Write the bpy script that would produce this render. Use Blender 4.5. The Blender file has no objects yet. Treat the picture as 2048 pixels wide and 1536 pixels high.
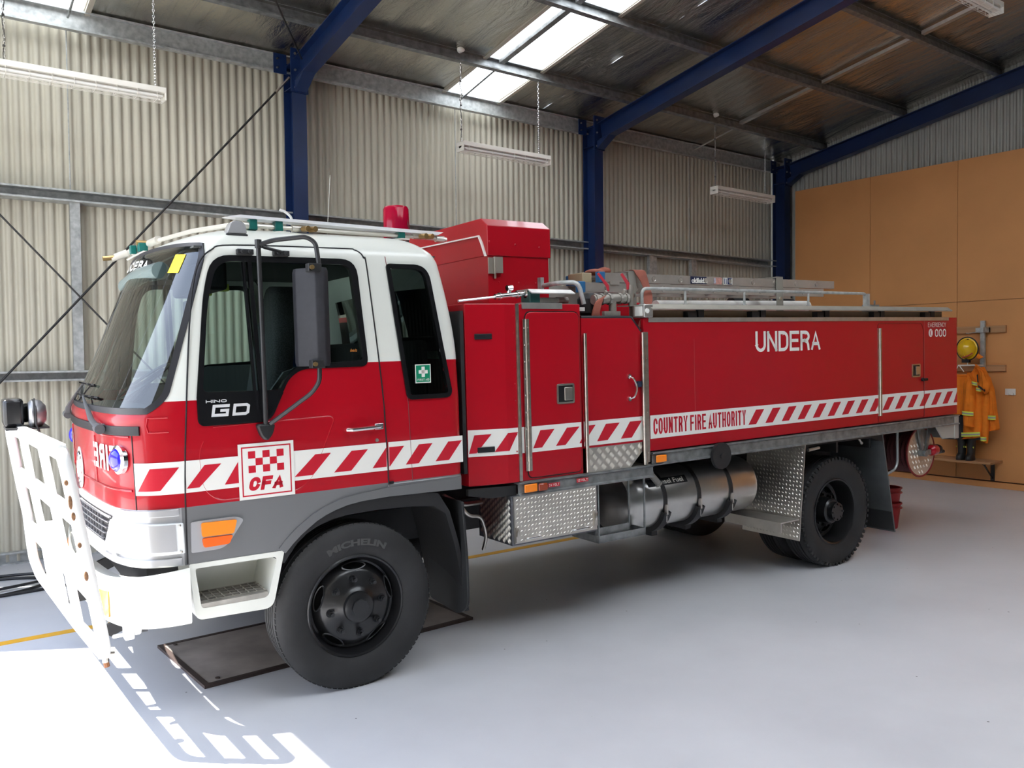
import bpy, bmesh, math, random
from math import sin, cos, pi, radians, sqrt, atan2
from mathutils import Vector, Matrix

random.seed(7)
scene = bpy.context.scene
col = scene.collection

# ------------------------------------------------------------------ camera
cam_data = bpy.data.cameras.new('camera')
cam = bpy.data.objects.new('camera', cam_data)
col.objects.link(cam)
F = Vector((0.59890, 0.80015, -0.03230)).normalized()
R0 = Vector((F.y, -F.x, 0)).normalized()
U0 = R0.cross(F)
ROLL = radians(-0.6204)
R1 = R0 * cos(ROLL) + U0 * sin(ROLL)
U1 = U0 * cos(ROLL) - R0 * sin(ROLL)
cm = Matrix.Identity(4)
for i in range(3):
    cm[i][0] = R1[i]; cm[i][1] = U1[i]; cm[i][2] = -F[i]
cm[0][3], cm[1][3], cm[2][3] = 0, 0, 1.95
cam.matrix_world = cm
cam_data.sensor_width = 36
cam_data.lens = 1659.94 / 2048 * 36
cam_data.clip_start = 0.05
scene.camera = cam

# ------------------------------------------------------------------ world, sun, exposure
scene.view_settings.view_transform = 'Standard'
scene.view_settings.look = 'None'
scene.view_settings.gamma = 1.0
scene.view_settings.use_curve_mapping = False
scene.view_settings.exposure = 0.95

world = bpy.data.worlds.new('sky')
scene.world = world
world.use_nodes = True
wn = world.node_tree.nodes; wl = world.node_tree.links
bg = wn['Background']
tc = wn.new('ShaderNodeTexCoord'); sp = wn.new('ShaderNodeSeparateXYZ')
rp = wn.new('ShaderNodeValToRGB')
rp.color_ramp.elements[0].position = 0.0; rp.color_ramp.elements[0].color = (0.93, 0.95, 1.0, 1)
rp.color_ramp.elements[1].position = 0.8; rp.color_ramp.elements[1].color = (0.42, 0.60, 0.95, 1)
wl.new(tc.outputs['Generated'], sp.inputs[0]); wl.new(sp.outputs['Z'], rp.inputs[0])
wl.new(rp.outputs[0], bg.inputs['Color'])
bg.inputs['Strength'].default_value = 2.6

SUN_H = Vector((0.57, -0.345, -1.0)).normalized()
sd = bpy.data.lights.new('sun', 'SUN'); sd.energy = 13; sd.angle = radians(0.53); sd.color = (1.0, 0.96, 0.9)
so = bpy.data.objects.new('sun', sd); col.objects.link(so)
so.rotation_mode = 'QUATERNION'; so.rotation_quaternion = SUN_H.to_track_quat('-Z', 'Y')


# ------------------------------------------------------------------ truck frame (parked a little askew, nose low)
TR = Matrix(((0.99846824, 0.05212612, -0.01854859, 0.23700),
             (-0.05211713, 0.99864051, 0.00096818, 4.53500),
             (0.01857384, 0.0, 0.99982749, 0.0),
             (0, 0, 0, 1)))
# ------------------------------------------------------------------ mesh helpers
class MB:
    def __init__(s): s.v = []; s.f = []; s.m = []; s.cur = 0
    def add(s, vs, fs, m=None):
        n = len(s.v); s.v += [tuple(a) for a in vs]
        for f in fs:
            s.f.append(tuple(n + i for i in f)); s.m.append(s.cur if m is None else m)
        return s
    def box(s, x0, x1, y0, y1, z0, z1):
        vs = [(x, y, z) for x in (x0, x1) for y in (y0, y1) for z in (z0, z1)]
        return s.add(vs, [(0, 1, 3, 2), (4, 6, 7, 5), (0, 4, 5, 1), (2, 3, 7, 6), (0, 2, 6, 4), (1, 5, 7, 3)])
    def obox(s, c, ax, ay, az):
        c = Vector(c); ax, ay, az = Vector(ax), Vector(ay), Vector(az)
        vs = [c + ax * i + ay * j + az * k for i in (-.5, .5) for j in (-.5, .5) for k in (-.5, .5)]
        return s.add(vs, [(0, 1, 3, 2), (4, 6, 7, 5), (0, 4, 5, 1), (2, 3, 7, 6), (0, 2, 6, 4), (1, 5, 7, 3)])
    def prism(s, pts, axis, a, b):
        def mk(p, d):
            if axis == 'y': return (p[0], d, p[1])
            if axis == 'x': return (d, p[0], p[1])
            return (p[0], p[1], d)
        n = len(pts)
        vs = [mk(p, a) for p in pts] + [mk(p, b) for p in pts]
        fs = [tuple(range(n)), tuple(range(2 * n - 1, n - 1, -1))]
        fs += [(i, i + n, (i + 1) % n + n, (i + 1) % n) for i in range(n)]
        return s.add(vs, fs)
    def ring(s, outer, inner, axis, a, b):
        def mk(p, d):
            if axis == 'y': return (p[0], d, p[1])
            if axis == 'x': return (d, p[0], p[1])
            return (p[0], p[1], d)
        n = len(outer)
        vs = [mk(p, a) for p in outer] + [mk(p, a) for p in inner] + [mk(p, b) for p in outer] + [mk(p, b) for p in inner]
        fs = []
        for i in range(n):
            j = (i + 1) % n
            fs += [(i, j, n + j, n + i), (2 * n + i, 3 * n + i, 3 * n + j, 2 * n + j),
                   (i, 2 * n + i, 2 * n + j, j), (n + i, n + j, 3 * n + j, 3 * n + i)]
        return s.add(vs, fs)
    def tube(s, pts, r, n=10, closed=False, flat=None):
        pts = [Vector(p) for p in pts]; m = len(pts)
        rs = r if isinstance(r, (list, tuple)) else [r] * m
        T = []
        for i in range(m):
            a = pts[(i - 1) % m] if (closed or i > 0) else pts[i]
            b = pts[(i + 1) % m] if (closed or i < m - 1) else pts[i]
            T.append((b - a).normalized())
        up = Vector((0, 0, 1)) if abs(T[0].z) < .9 else Vector((1, 0, 0))
        N = T[0].cross(up).normalized(); vs = []
        for i in range(m):
            N = (N - T[i] * N.dot(T[i])).normalized(); B = T[i].cross(N)
            for k in range(n):
                a = 2 * pi * k / n
                vs.append(pts[i] + (N * cos(a) + B * sin(a) * (flat or 1)) * rs[i])
        fs = []
        for i in range(m if closed else m - 1):
            j = (i + 1) % m
            for k in range(n):
                l = (k + 1) % n
                fs.append((i * n + k, i * n + l, j * n + l, j * n + k))
        if not closed:
            fs.append(tuple(range(n - 1, -1, -1))); fs.append(tuple((m - 1) * n + k for k in range(n)))
        return s.add(vs, fs)
    def cyl(s, p0, p1, r, n=20, r2=None):
        return s.tube([p0, p1], [r, r if r2 is None else r2], n)
    def lathe(s, prof, o, ax, n=48, closed=False, a0=0, a1=2 * pi, ref=None):
        o = Vector(o); ax = Vector(ax).normalized()
        up = Vector(ref) if ref else (Vector((0, 0, 1)) if abs(ax.z) < .9 else Vector((1, 0, 0)))
        N = (up - ax * up.dot(ax)).normalized(); B = ax.cross(N)
        full = abs(a1 - a0 - 2 * pi) < 1e-6
        cnt = n if full else n + 1
        vs = []
        for k in range(cnt):
            a = a0 + (a1 - a0) * k / n
            d = N * cos(a) + B * sin(a)
            for r, h in prof: vs.append(o + ax * h + d * r)
        m = len(prof); fs = []
        for k in range(n):
            l = (k + 1) % cnt
            for i in range(m if closed else m - 1):
                j = (i + 1) % m
                fs.append((k * m + i, k * m + j, l * m + j, l * m + i))
        return s.add(vs, fs)
    def ell(s, c, rx, ry, rz, n=16, m=10, h0=-pi / 2, h1=pi / 2):
        vs = []; fs = []
        for j in range(m + 1):
            p = h0 + (h1 - h0) * j / m
            for i in range(n):
                a = 2 * pi * i / n
                vs.append((c[0] + rx * cos(p) * cos(a), c[1] + ry * cos(p) * sin(a), c[2] + rz * sin(p)))
        for j in range(m):
            for i in range(n):
                k = (i + 1) % n
                fs.append((j * n + i, j * n + k, (j + 1) * n + k, (j + 1) * n + i))
        return s.add(vs, fs)
    def xf(s, M, start=0):
        for i in range(start, len(s.v)):
            s.v[i] = tuple(M @ Vector(s.v[i]))
        return s
    def mark(s): s.marks = getattr(s, 'marks', [0]) + [len(s.v)]; return s
    def each(s, name, mats, parent=None, **k):
        """one object per marked piece"""
        mk = s.marks if s.marks[-1] == len(s.v) else s.marks + [len(s.v)]
        out = []
        for a, b in zip(mk, mk[1:]):
            if a == b: continue
            q = MB(); q.v = s.v[a:b]
            for f, m in zip(s.f, s.m):
                if a <= f[0] < b: q.f.append(tuple(i - a for i in f)); q.m.append(m)
            out.append(q.build(name, mats, parent, **k))
        return out
    def build(s, name, mats, parent=None, bevel=0, sm=35, loc=None, merge=False, solid=0):
        me = bpy.data.meshes.new(name)
        me.from_pydata(s.v, [], s.f)
        if not isinstance(mats, (list, tuple)): mats = [mats]
        for m in mats: me.materials.append(m)
        me.polygons.foreach_set('material_index', s.m)
        bm = bmesh.new(); bm.from_mesh(me)
        if merge: bmesh.ops.remove_doubles(bm, verts=bm.verts, dist=0.0002)
        bmesh.ops.recalc_face_normals(bm, faces=bm.faces)
        if sm:
            ca = radians(sm)
            for f in bm.faces: f.smooth = True
            for e in bm.edges:
                e.smooth = not (len(e.link_faces) != 2 or e.calc_face_angle(0) > ca)
        bm.to_mesh(me); bm.free()
        o = bpy.data.objects.new(name, me); col.objects.link(o)
        if parent: o.parent = parent
        if loc: o.location = loc
        if bevel:
            b = o.modifiers.new('bevel', 'BEVEL'); b.width = bevel; b.segments = 2
            b.limit_method = 'ANGLE'; b.angle_limit = radians(40)
        if solid:
            b = o.modifiers.new('solid', 'SOLIDIFY'); b.thickness = solid; b.offset = 0
        return o

def tag(o, label, cat, group=None, kind=None):
    o['label'] = label; o['category'] = cat
    if group: o['group'] = group
    if kind: o['kind'] = kind
    return o
def thing(name, label, cat, M=None, group=None):
    o = bpy.data.objects.new(name, None); col.objects.link(o)
    o.empty_display_size = 0.1
    if M is not None:
        if isinstance(M, Matrix): o.matrix_world = M
        else: o.location = M
    return tag(o, label, cat, group)
def struct(o):
    o['kind'] = 'structure'; return o
def kids(o): return [c for c in KID.get(o.name, [])]
def copy_tree(o, parent=None):
    c = o.copy(); col.objects.link(c); c.parent = parent
    for ch in list(o.children): copy_tree(ch, c)
    return c
def rpoly(pts, r, n=5):
    """round the corners of a polygon; r single or per corner"""
    out = []; m = len(pts)
    rs = r if isinstance(r, (list, tuple)) else [r] * m
    for i in range(m):
        p = Vector(pts[i]); a = Vector(pts[i - 1]) - p; b = Vector(pts[(i + 1) % m]) - p
        la, lb = a.length, b.length
        a.normalize(); b.normalize()
        d = min(rs[i], la * .48, lb * .48)
        for k in range(n + 1):
            t = k / n
            q = (p + a * d) * (1 - t) ** 2 + p * 2 * t * (1 - t) + (p + b * d) * t * t
            out.append((q.x, q.y))
    return out
def lerp(a, b, t): return a + (b - a) * t
def inset(pts, d):
    m = len(pts); area = sum(pts[i][0] * pts[(i + 1) % m][1] - pts[(i + 1) % m][0] * pts[i][1] for i in range(m))
    sg = 1 if area > 0 else -1; out = []
    for i in range(m):
        a = Vector(pts[i]) - Vector(pts[i - 1]); b = Vector(pts[(i + 1) % m]) - Vector(pts[i])
        if a.length < 1e-7: a = b
        if b.length < 1e-7: b = a
        t = (a.normalized() + b.normalized()).normalized()
        nrm = Vector((-t.y, t.x)) * sg
        k = max(.4, t.dot(a.normalized()))
        out.append((pts[i][0] + nrm.x * d / k, pts[i][1] + nrm.y * d / k))
    return out
def inpoly(x, y, P):
    c = False; n = len(P)
    for i in range(n):
        x1, y1 = P[i]; x2, y2 = P[i - 1]
        if (y1 > y) != (y2 > y) and x < (x2 - x1) * (y - y1) / (y2 - y1) + x1: c = not c
    return c
def catmull(P, n=6):
    out = []; P = [Vector(p) for p in P]
    for i in range(len(P) - 1):
        a = P[i - 1] if i else P[0] * 2 - P[1]; b = P[i]; c = P[i + 1]; d = P[i + 2] if i + 2 < len(P) else P[-1] * 2 - P[-2]
        for k in range(n):
            t = k / n
            out.append(.5 * ((2 * b) + (c - a) * t + (2 * a - 5 * b + 4 * c - d) * t * t + (3 * b - a - 3 * c + d) * t ** 3))
    out.append(P[-1]); return out
def bend(pts, r, n=6):
    """round 3D polyline corners"""
    P = [Vector(p) for p in pts]; out = [P[0]]
    for i in range(1, len(P) - 1):
        a = P[i - 1] - P[i]; b = P[i + 1] - P[i]; d = min(r, a.length * .45, b.length * .45)
        a.normalize(); b.normalize()
        for k in range(n + 1):
            t = k / n
            out.append((P[i] + a * d) * (1 - t) ** 2 + P[i] * 2 * t * (1 - t) + (P[i] + b * d) * t * t)
    out.append(P[-1]); return out

def text_geo(body, w, h, bold=0.0, shear=0.0, space=1.0):
    """mesh data (verts2d, faces) of a word scaled exactly to w x h with origin bottom-left"""
    cu = bpy.data.curves.new('t', 'FONT'); cu.body = body; cu.size = 1; cu.offset = bold; cu.shear = shear
    cu.space_character = space; cu.resolution_u = 4
    o = bpy.data.objects.new('t', cu); col.objects.link(o)
    dg = bpy.context.evaluated_depsgraph_get()
    me = bpy.data.meshes.new_from_object(o.evaluated_get(dg))
    vs = [(v.co.x, v.co.y) for v in me.vertices]; fs = [tuple(p.vertices) for p in me.polygons]
    bpy.data.objects.remove(o); bpy.data.curves.remove(cu); bpy.data.meshes.remove(me)
    x0 = min(v[0] for v in vs); x1 = max(v[0] for v in vs); y0 = min(v[1] for v in vs); y1 = max(v[1] for v in vs)
    return [((x - x0) / (x1 - x0) * w, (y - y0) / (y1 - y0) * h) for x, y in vs], fs
def put_text(mb, body, w, h, fn, bold=0.0, shear=0.0, mirror=False, space=1.0, m=None):
    vs, fs = text_geo(body, w, h, bold, shear, space)
    if mirror: vs = [(w - x, y) for x, y in vs]
    mb.add([fn(x, y) for x, y in vs], fs, m)

GL = {}
def _arc(cx, cy, rx, ry, a0, a1, n=8): return [(cx + rx * cos(radians(a0 + (a1 - a0) * i / n)), cy + ry * sin(radians(a0 + (a1 - a0) * i / n))) for i in range(n + 1)]
_q = .32
def _o(x0=0, x1=1, y0=0, y1=1, q=_q):
    m = (x0 + x1) / 2; rx = (x1 - x0) / 2
    return _arc(m, y1 - q, rx, q, 0, 180, 12) + _arc(m, y0 + q, rx, q, 180, 360, 12) + [(x1, y1 - q)]
GL['U'] = [[(0, 1), (0, _q)] + _arc(.5, _q, .5, _q, 180, 360, 12) + [(1, 1)]]
GL['N'] = [[(0, 0), (0, 1)], [(0, 1), (1, 0)], [(1, 0), (1, 1)]]
GL['D'] = [[(0, 0), (0, 1), (.45, 1)] + _arc(.45, 1 - _q, .55, _q, 90, 0, 7) + _arc(.45, _q, .55, _q, 0, -90, 7) + [(0, 0)]]
GL['E'] = [[(1, 1), (0, 1), (0, 0), (1, 0)], [(0, .52), (.88, .52)]]
GL['F'] = [[(1, 1), (0, 1), (0, 0)], [(0, .50), (.86, .50)]]
GL['R'] = [[(0, 0), (0, 1), (.5, 1)] + _arc(.5, .75, .48, .25, 90, -90, 12) + [(0, .5)], [(.45, .5), (.80, .40), (.90, .25), (.95, 0)]]
GL['A'] = [[(0, 0), (.5, 1), (1, 0)], [(.17, .30), (.83, .30)]]
GL['C'] = [_arc(.5, 1 - _q, .5, _q, 10, 180, 10) + _arc(.5, _q, .5, _q, 180, 350, 10)]
GL['G'] = [_arc(.5, 1 - _q, .5, _q, 15, 180, 10) + _arc(.5, _q, .5, _q, 180, 330, 10) + [(1, .02)], [(.55, .47), (1, .47), (1, 0)]]
GL['O'] = [_o()]; GL['0'] = GL['O']
GL['T'] = [[(0, 1), (1, 1)], [(.5, 1), (.5, 0)]]
GL['Y'] = [[(0, 1), (.5, .45), (1, 1)], [(.5, .45), (.5, 0)]]
GL['I'] = [[(.5, 0), (.5, 1)]]
GL['H'] = [[(0, 0), (0, 1)], [(1, 0), (1, 1)], [(0, .5), (1, .5)]]
GL['M'] = [[(0, 0), (0, 1), (.5, .15), (1, 1), (1, 0)]]
GL['L'] = [[(0, 1), (0, 0), (1, 0)]]
GL['V'] = [[(0, 1), (.5, 0), (1, 1)]]
GL['K'] = [[(0, 0), (0, 1)], [(1, 1), (0, .4)], [(.3, .6), (1, 0)]]
GL['1'] = [[(.1, .75), (.5, 1), (.5, 0)]]
GL['2'] = [_arc(.5, .72, .48, .28, 170, -30, 10) + [(0, 0), (1, 0)]]
GL['4'] = [[(.75, 0), (.75, 1), (0, .3), (1, .3)]]
GL['S'] = [_arc(.5, .75, .46, .25, 20, 270, 10) + _arc(.5, .25, .48, .25, 90, -160, 10)]
def stroke_text(mb, body, w, h, fn, sw, gap=.35, shear=0.0, mirror=False, narrow=.42):
    """block letters drawn as ribbons of one stroke width; fn maps (x,y) to 3D"""
    wd = {'I': 0.0, ' ': .30, '1': .45, 'M': 1.35}
    units = [(wd.get(c, 1.0) if c != 'I' else 0.0) for c in body]
    # total = sum(u)*cw + n*sw + gaps
    g = sw * gap * 1.0; n = len(body)
    fixed = sum(0 if c == ' ' else sw for c in body) + g * (n - 1)
    cw = (w - fixed) / max(.01, sum(units)); x = 0
    def put(px, py):
        px = px + py * shear
        return fn(w - px if mirror else px, py)
    for c, u in zip(body, units):
        if c == ' ': x += u * cw + g; continue
        cwid = u * cw
        for st in GL[c]:
            P2 = [Vector((x + sw / 2 + p[0] * cwid, sw / 2 + p[1] * (h - sw))) for p in st]
            closed = (P2[0] - P2[-1]).length < 1e-6
            if closed: P2 = P2[:-1]
            m = len(P2); L_, R_ = [], []
            for i in range(m):
                a = P2[i - 1] if (closed or i > 0) else None; b = P2[(i + 1) % m] if (closed or i < m - 1) else None
                d1 = (P2[i] - a).normalized() if a is not None else None; d2 = (b - P2[i]).normalized() if b is not None else None
                t = ((d1 or d2) + (d2 or d1)).normalized()
                k = max(.55, t.dot(d1 or d2)); nn = Vector((-t.y, t.x)) * (sw / 2 / k); p = P2[i].copy()
                if a is None: p = p - d2 * sw / 2
                if b is None: p = p + d1 * sw / 2
                # keep slanted ends inside the letter height
                q1, q2 = p + nn, p - nn
                for q in (q1, q2): q.y = max(0, min(h, q.y))
                L_.append(q1); R_.append(q2)
            vs = [put(q.x, q.y) for pr in zip(L_, R_) for q in pr]
            cnt = m if closed else m - 1
            mb.add(vs, [(2 * i, 2 * i + 1, 2 * ((i + 1) % m) + 1, 2 * ((i + 1) % m)) for i in range(cnt)])
        x += cwid + sw + g

# ------------------------------------------------------------------ materials
def nt(name):
    m = bpy.data.materials.new(name); m.use_nodes = True
    return m, m.node_tree.nodes, m.node_tree.links, m.node_tree.nodes['Principled BSDF']
def P(name, c, r=.5, metal=0, coat=0, noise=0, nscale=8, bump=0, bscale=60, spec=.5, stretch=None, emit=None):
    m, n, l, b = nt(name)
    b.inputs['Base Color'].default_value = (*c, 1); b.inputs['Roughness'].default_value = r
    b.inputs['Metallic'].default_value = metal; b.inputs['Coat Weight'].default_value = coat
    b.inputs['Coat Roughness'].default_value = .05
    b.inputs['Specular IOR Level'].default_value = spec
    t = n.new('ShaderNodeTexCoord'); mp = n.new('ShaderNodeMapping'); l.new(t.outputs['Object'], mp.inputs[0])
    if stretch: mp.inputs['Scale'].default_value = stretch
    if noise:
        x = n.new('ShaderNodeTexNoise'); x.inputs['Scale'].default_value = nscale; x.inputs['Detail'].default_value = 6
        l.new(mp.outputs[0], x.inputs[0])
        cr = n.new('ShaderNodeValToRGB')
        cr.color_ramp.elements[0].position = .3; cr.color_ramp.elements[1].position = .7
        cr.color_ramp.elements[0].color = (*[max(0, v * (1 - noise)) for v in c], 1)
        cr.color_ramp.elements[1].color = (*[min(1, v * (1 + noise * .6)) for v in c], 1)
        l.new(x.outputs[0], cr.inputs[0]); l.new(cr.outputs[0], b.inputs['Base Color'])
    if bump:
        x = n.new('ShaderNodeTexNoise'); x.inputs['Scale'].default_value = bscale; x.inputs['Detail'].default_value = 4
        l.new(mp.outputs[0], x.inputs[0])
        bp = n.new('ShaderNodeBump'); bp.inputs['Strength'].default_value = bump; bp.inputs['Distance'].default_value = .01
        l.new(x.outputs[0], bp.inputs['Height']); l.new(bp.outputs[0], b.inputs['Normal'])
    if emit:
        b.inputs['Emission Color'].default_value = (*c, 1); b.inputs['Emission Strength'].default_value = emit
    return m
def glass(name, tint, rough=.0, f=1.45, base=.0):
    m = bpy.data.materials.new(name); m.use_nodes = True
    n = m.node_tree.nodes; l = m.node_tree.links; n.clear()
    o = n.new('ShaderNodeOutputMaterial'); mix = n.new('ShaderNodeMixShader')
    t = n.new('ShaderNodeBsdfTransparent'); g = n.new('ShaderNodeBsdfGlossy'); fr = n.new('ShaderNodeFresnel')
    t.inputs[0].default_value = (*tint, 1); g.inputs['Roughness'].default_value = rough; fr.inputs[0].default_value = f
    ad = n.new('ShaderNodeMath'); ad.operation = 'ADD'; ad.inputs[1].default_value = base; ad.use_clamp = True
    l.new(fr.outputs[0], ad.inputs[0])
    l.new(ad.outputs[0], mix.inputs[0]); l.new(t.outputs[0], mix.inputs[1]); l.new(g.outputs[0], mix.inputs[2])
    l.new(mix.outputs[0], o.inputs[0]); return m

RED = P('red paint', (.40, .003, .012), .30, coat=.3, noise=.05, nscale=1.5, spec=.3)
WHITE = P('cream white paint', (.74, .75, .69), .3, coat=.4, noise=.03, nscale=2)
GREYP = P('grey metallic paint', (.20, .20, .205), .35, metal=.35, coat=.3)
SILVER = P('silver plastic', (.55, .55, .56), .28, metal=.6)
BLACKP = P('black plastic', (.012, .012, .013), .5, bump=.05)
BLACKG = P('black gloss seal', (.008, .008, .009), .22)
DARK = P('chassis black', (.012, .012, .013), .6, noise=.3)
RUBBER = P('tyre rubber', (.020, .020, .021), .65, noise=.35, nscale=5, bump=.08)
RUBBER2 = P('mud flap rubber', (.018, .019, .020), .6, noise=.4, nscale=3)
WHEELM = P('black wheel enamel', (.010, .010, .011), .33, noise=.2, coat=.2)
CHROME = P('chrome', (.8, .8, .8), .12, metal=1)
ALU = P('aluminium', (.60, .59, .56), .38, metal=.9, noise=.12, nscale=12)
TREAD = P('aluminium tread plate', (.66, .62, .56), .34, metal=.85, noise=.15, nscale=6)
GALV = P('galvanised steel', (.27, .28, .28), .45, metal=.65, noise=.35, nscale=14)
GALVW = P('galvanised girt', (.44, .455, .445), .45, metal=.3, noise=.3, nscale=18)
STEEL = P('brushed steel', (.62, .58, .52), .3, metal=1, noise=.15, nscale=3, stretch=(1, 1, 8))
BLUE = P('blue beam paint', (.006, .020, .082), .35, noise=.2, nscale=3)
BARW = P('bull bar white paint', (.82, .82, .80), .4, noise=.05)
DECALW = P('white decal vinyl', (.78, .77, .72), .4)
DECALR = P('red decal vinyl', (.52, .008, .025), .35)
DECALK = P('black decal vinyl', (.01, .01, .012), .4)
SILVT = P('silver lettering', (.62, .62, .62), .4)
AMBER = P('amber lens', (1.0, .26, .012), .2, coat=.5)
AMBERD = P('dark amber lens', (.30, .04, .01), .2, coat=.5)
BLUEL = P('blue lens', (.03, .02, .85), .12, coat=.8)
REDL = P('red beacon lens', (.60, .004, .03), .1, coat=.6)
CLEAR = P('headlight lens', (.80, .82, .82), .12, coat=.8, spec=.6)
HOLE = P('dark opening', (.002, .002, .002), .95, spec=.05)
GREEN = P('green clamp', (.0, .12, .10), .4)
FAGREEN = P('first aid green', (.0, .22, .11), .4)
BRASS = P('brass', (.50, .33, .14), .32, metal=.9)
YELLOW = P('yellow sticker', (.85, .62, .02), .5)
FABRIC = P('speckled seat fabric', (.026, .026, .027), .95, noise=.9, nscale=160)
DASH = P('grey dashboard', (.10, .105, .10), .7)
LINING = P('cab lining', (.07, .075, .07), .8)
LGLASS = glass('side glass', (.62, .74, .70), base=.02)
WGLASS = glass('windscreen glass', (.72, .82, .78), base=.06)
DGLASS = glass('dark rear glass', (.16, .20, .19), base=.03)
HOSEM = P('canvas hose', (.30, .085, .055), .8, noise=.3, bump=.2, bscale=150)
BLUEPL = P('blue plastic', (.02, .13, .30), .45)
TAPE = P('beige strap', (.40, .32, .20), .7)

# floor
def floor_mat():
    m, n, l, b = nt('painted concrete floor')
    t = n.new('ShaderNodeTexCoord')
    x = n.new('ShaderNodeTexNoise'); x.inputs['Scale'].default_value = .7; x.inputs['Detail'].default_value = 8; x.inputs['Roughness'].default_value = .6
    l.new(t.outputs['Object'], x.inputs[0])
    cr = n.new('ShaderNodeValToRGB')
    cr.color_ramp.elements[0].color = (.53, .53, .555, 1); cr.color_ramp.elements[1].color = (.60, .60, .625, 1)
    cr.color_ramp.elements[0].position = .35; cr.color_ramp.elements[1].position = .65
    l.new(x.outputs[0], cr.inputs[0])
    v = n.new('ShaderNodeTexVoronoi'); v.inputs['Scale'].default_value = 5.5; l.new(t.outputs['Object'], v.inputs['Vector'])
    lt = n.new('ShaderNodeMath'); lt.operation = 'LESS_THAN'; lt.inputs[1].default_value = .034; l.new(v.outputs['Distance'], lt.inputs[0])
    x2 = n.new('ShaderNodeTexNoise'); x2.inputs['Scale'].default_value = 1.3; l.new(t.outputs['Object'], x2.inputs[0])
    gt = n.new('ShaderNodeMath'); gt.operation = 'GREATER_THAN'; gt.inputs[1].default_value = .52; l.new(x2.outputs[0], gt.inputs[0])
    mu = n.new('ShaderNodeMath'); mu.operation = 'MULTIPLY'; l.new(lt.outputs[0], mu.inputs[0]); l.new(gt.outputs[0], mu.inputs[1])
    mx = n.new('ShaderNodeMixRGB'); mx.inputs[2].default_value = (.06, .06, .06, 1)
    l.new(mu.outputs[0], mx.inputs[0]); l.new(cr.outputs[0], mx.inputs[1]); l.new(mx.outputs[0], b.inputs['Base Color'])
    rr = n.new('ShaderNodeMapRange'); rr.inputs[3].default_value = .28; rr.inputs[4].default_value = .5
    l.new(x.outputs[0], rr.inputs[0]); l.new(rr.outputs[0], b.inputs['Roughness'])
    x3 = n.new('ShaderNodeTexNoise'); x3.inputs['Scale'].default_value = 2; l.new(t.outputs['Object'], x3.inputs[0])
    bp = n.new('ShaderNodeBump'); bp.inputs['Strength'].default_value = .25; bp.inputs['Distance'].default_value = .02
    l.new(x3.outputs[0], bp.inputs['Height']); l.new(bp.outputs[0], b.inputs['Normal'])
    return m
FLOOR = floor_mat()
APRON = P('outside concrete', (.52, .50, .46), .9, noise=.15, nscale=2)
SHEET = P('wall sheeting', (.52, .49, .40), .45, metal=.1, noise=.05, nscale=1, spec=.4)
SHEETZ = P('zincalume sheeting', (.42, .42, .39), .42, metal=.3, noise=.08, nscale=1)
MDF = P('fibreboard lining', (.66, .30, .105), .62, noise=.08, nscale=1.2, bump=.05, bscale=300)
PINE = P('pine batten', (.46, .24, .11), .6, noise=.25, nscale=6, stretch=(1, .15, 3))
YLINE = P('yellow line paint', (.75, .38, .02), .5, noise=.1)
PLATE = P('ply floor plate', (.36, .31, .28), .6, noise=.35, nscale=3, bump=.1, bscale=20)
PLATEE = P('plate steel edge', (.05, .032, .028), .6, noise=.3)
TUBEW = P('white enamel batten', (.80, .77, .70), .4)
ORANGE = P('orange turnout fabric', (.85, .22, .01), .85, noise=.12, nscale=9, bump=.3, bscale=30)
REFY = P('lime reflective tape', (.70, .80, .10), .5)
REFS = P('silver reflective tape', (.35, .37, .33), .5)
BOOT = P('black boot rubber', (.012, .012, .013), .5)
HELM = P('yellow helmet', (.80, .50, .01), .22, coat=.5)
BUCKET = P('red bucket plastic', (.42, .012, .02), .45)
PVC = P('white switch plastic', (.75, .73, .68), .4)

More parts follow.
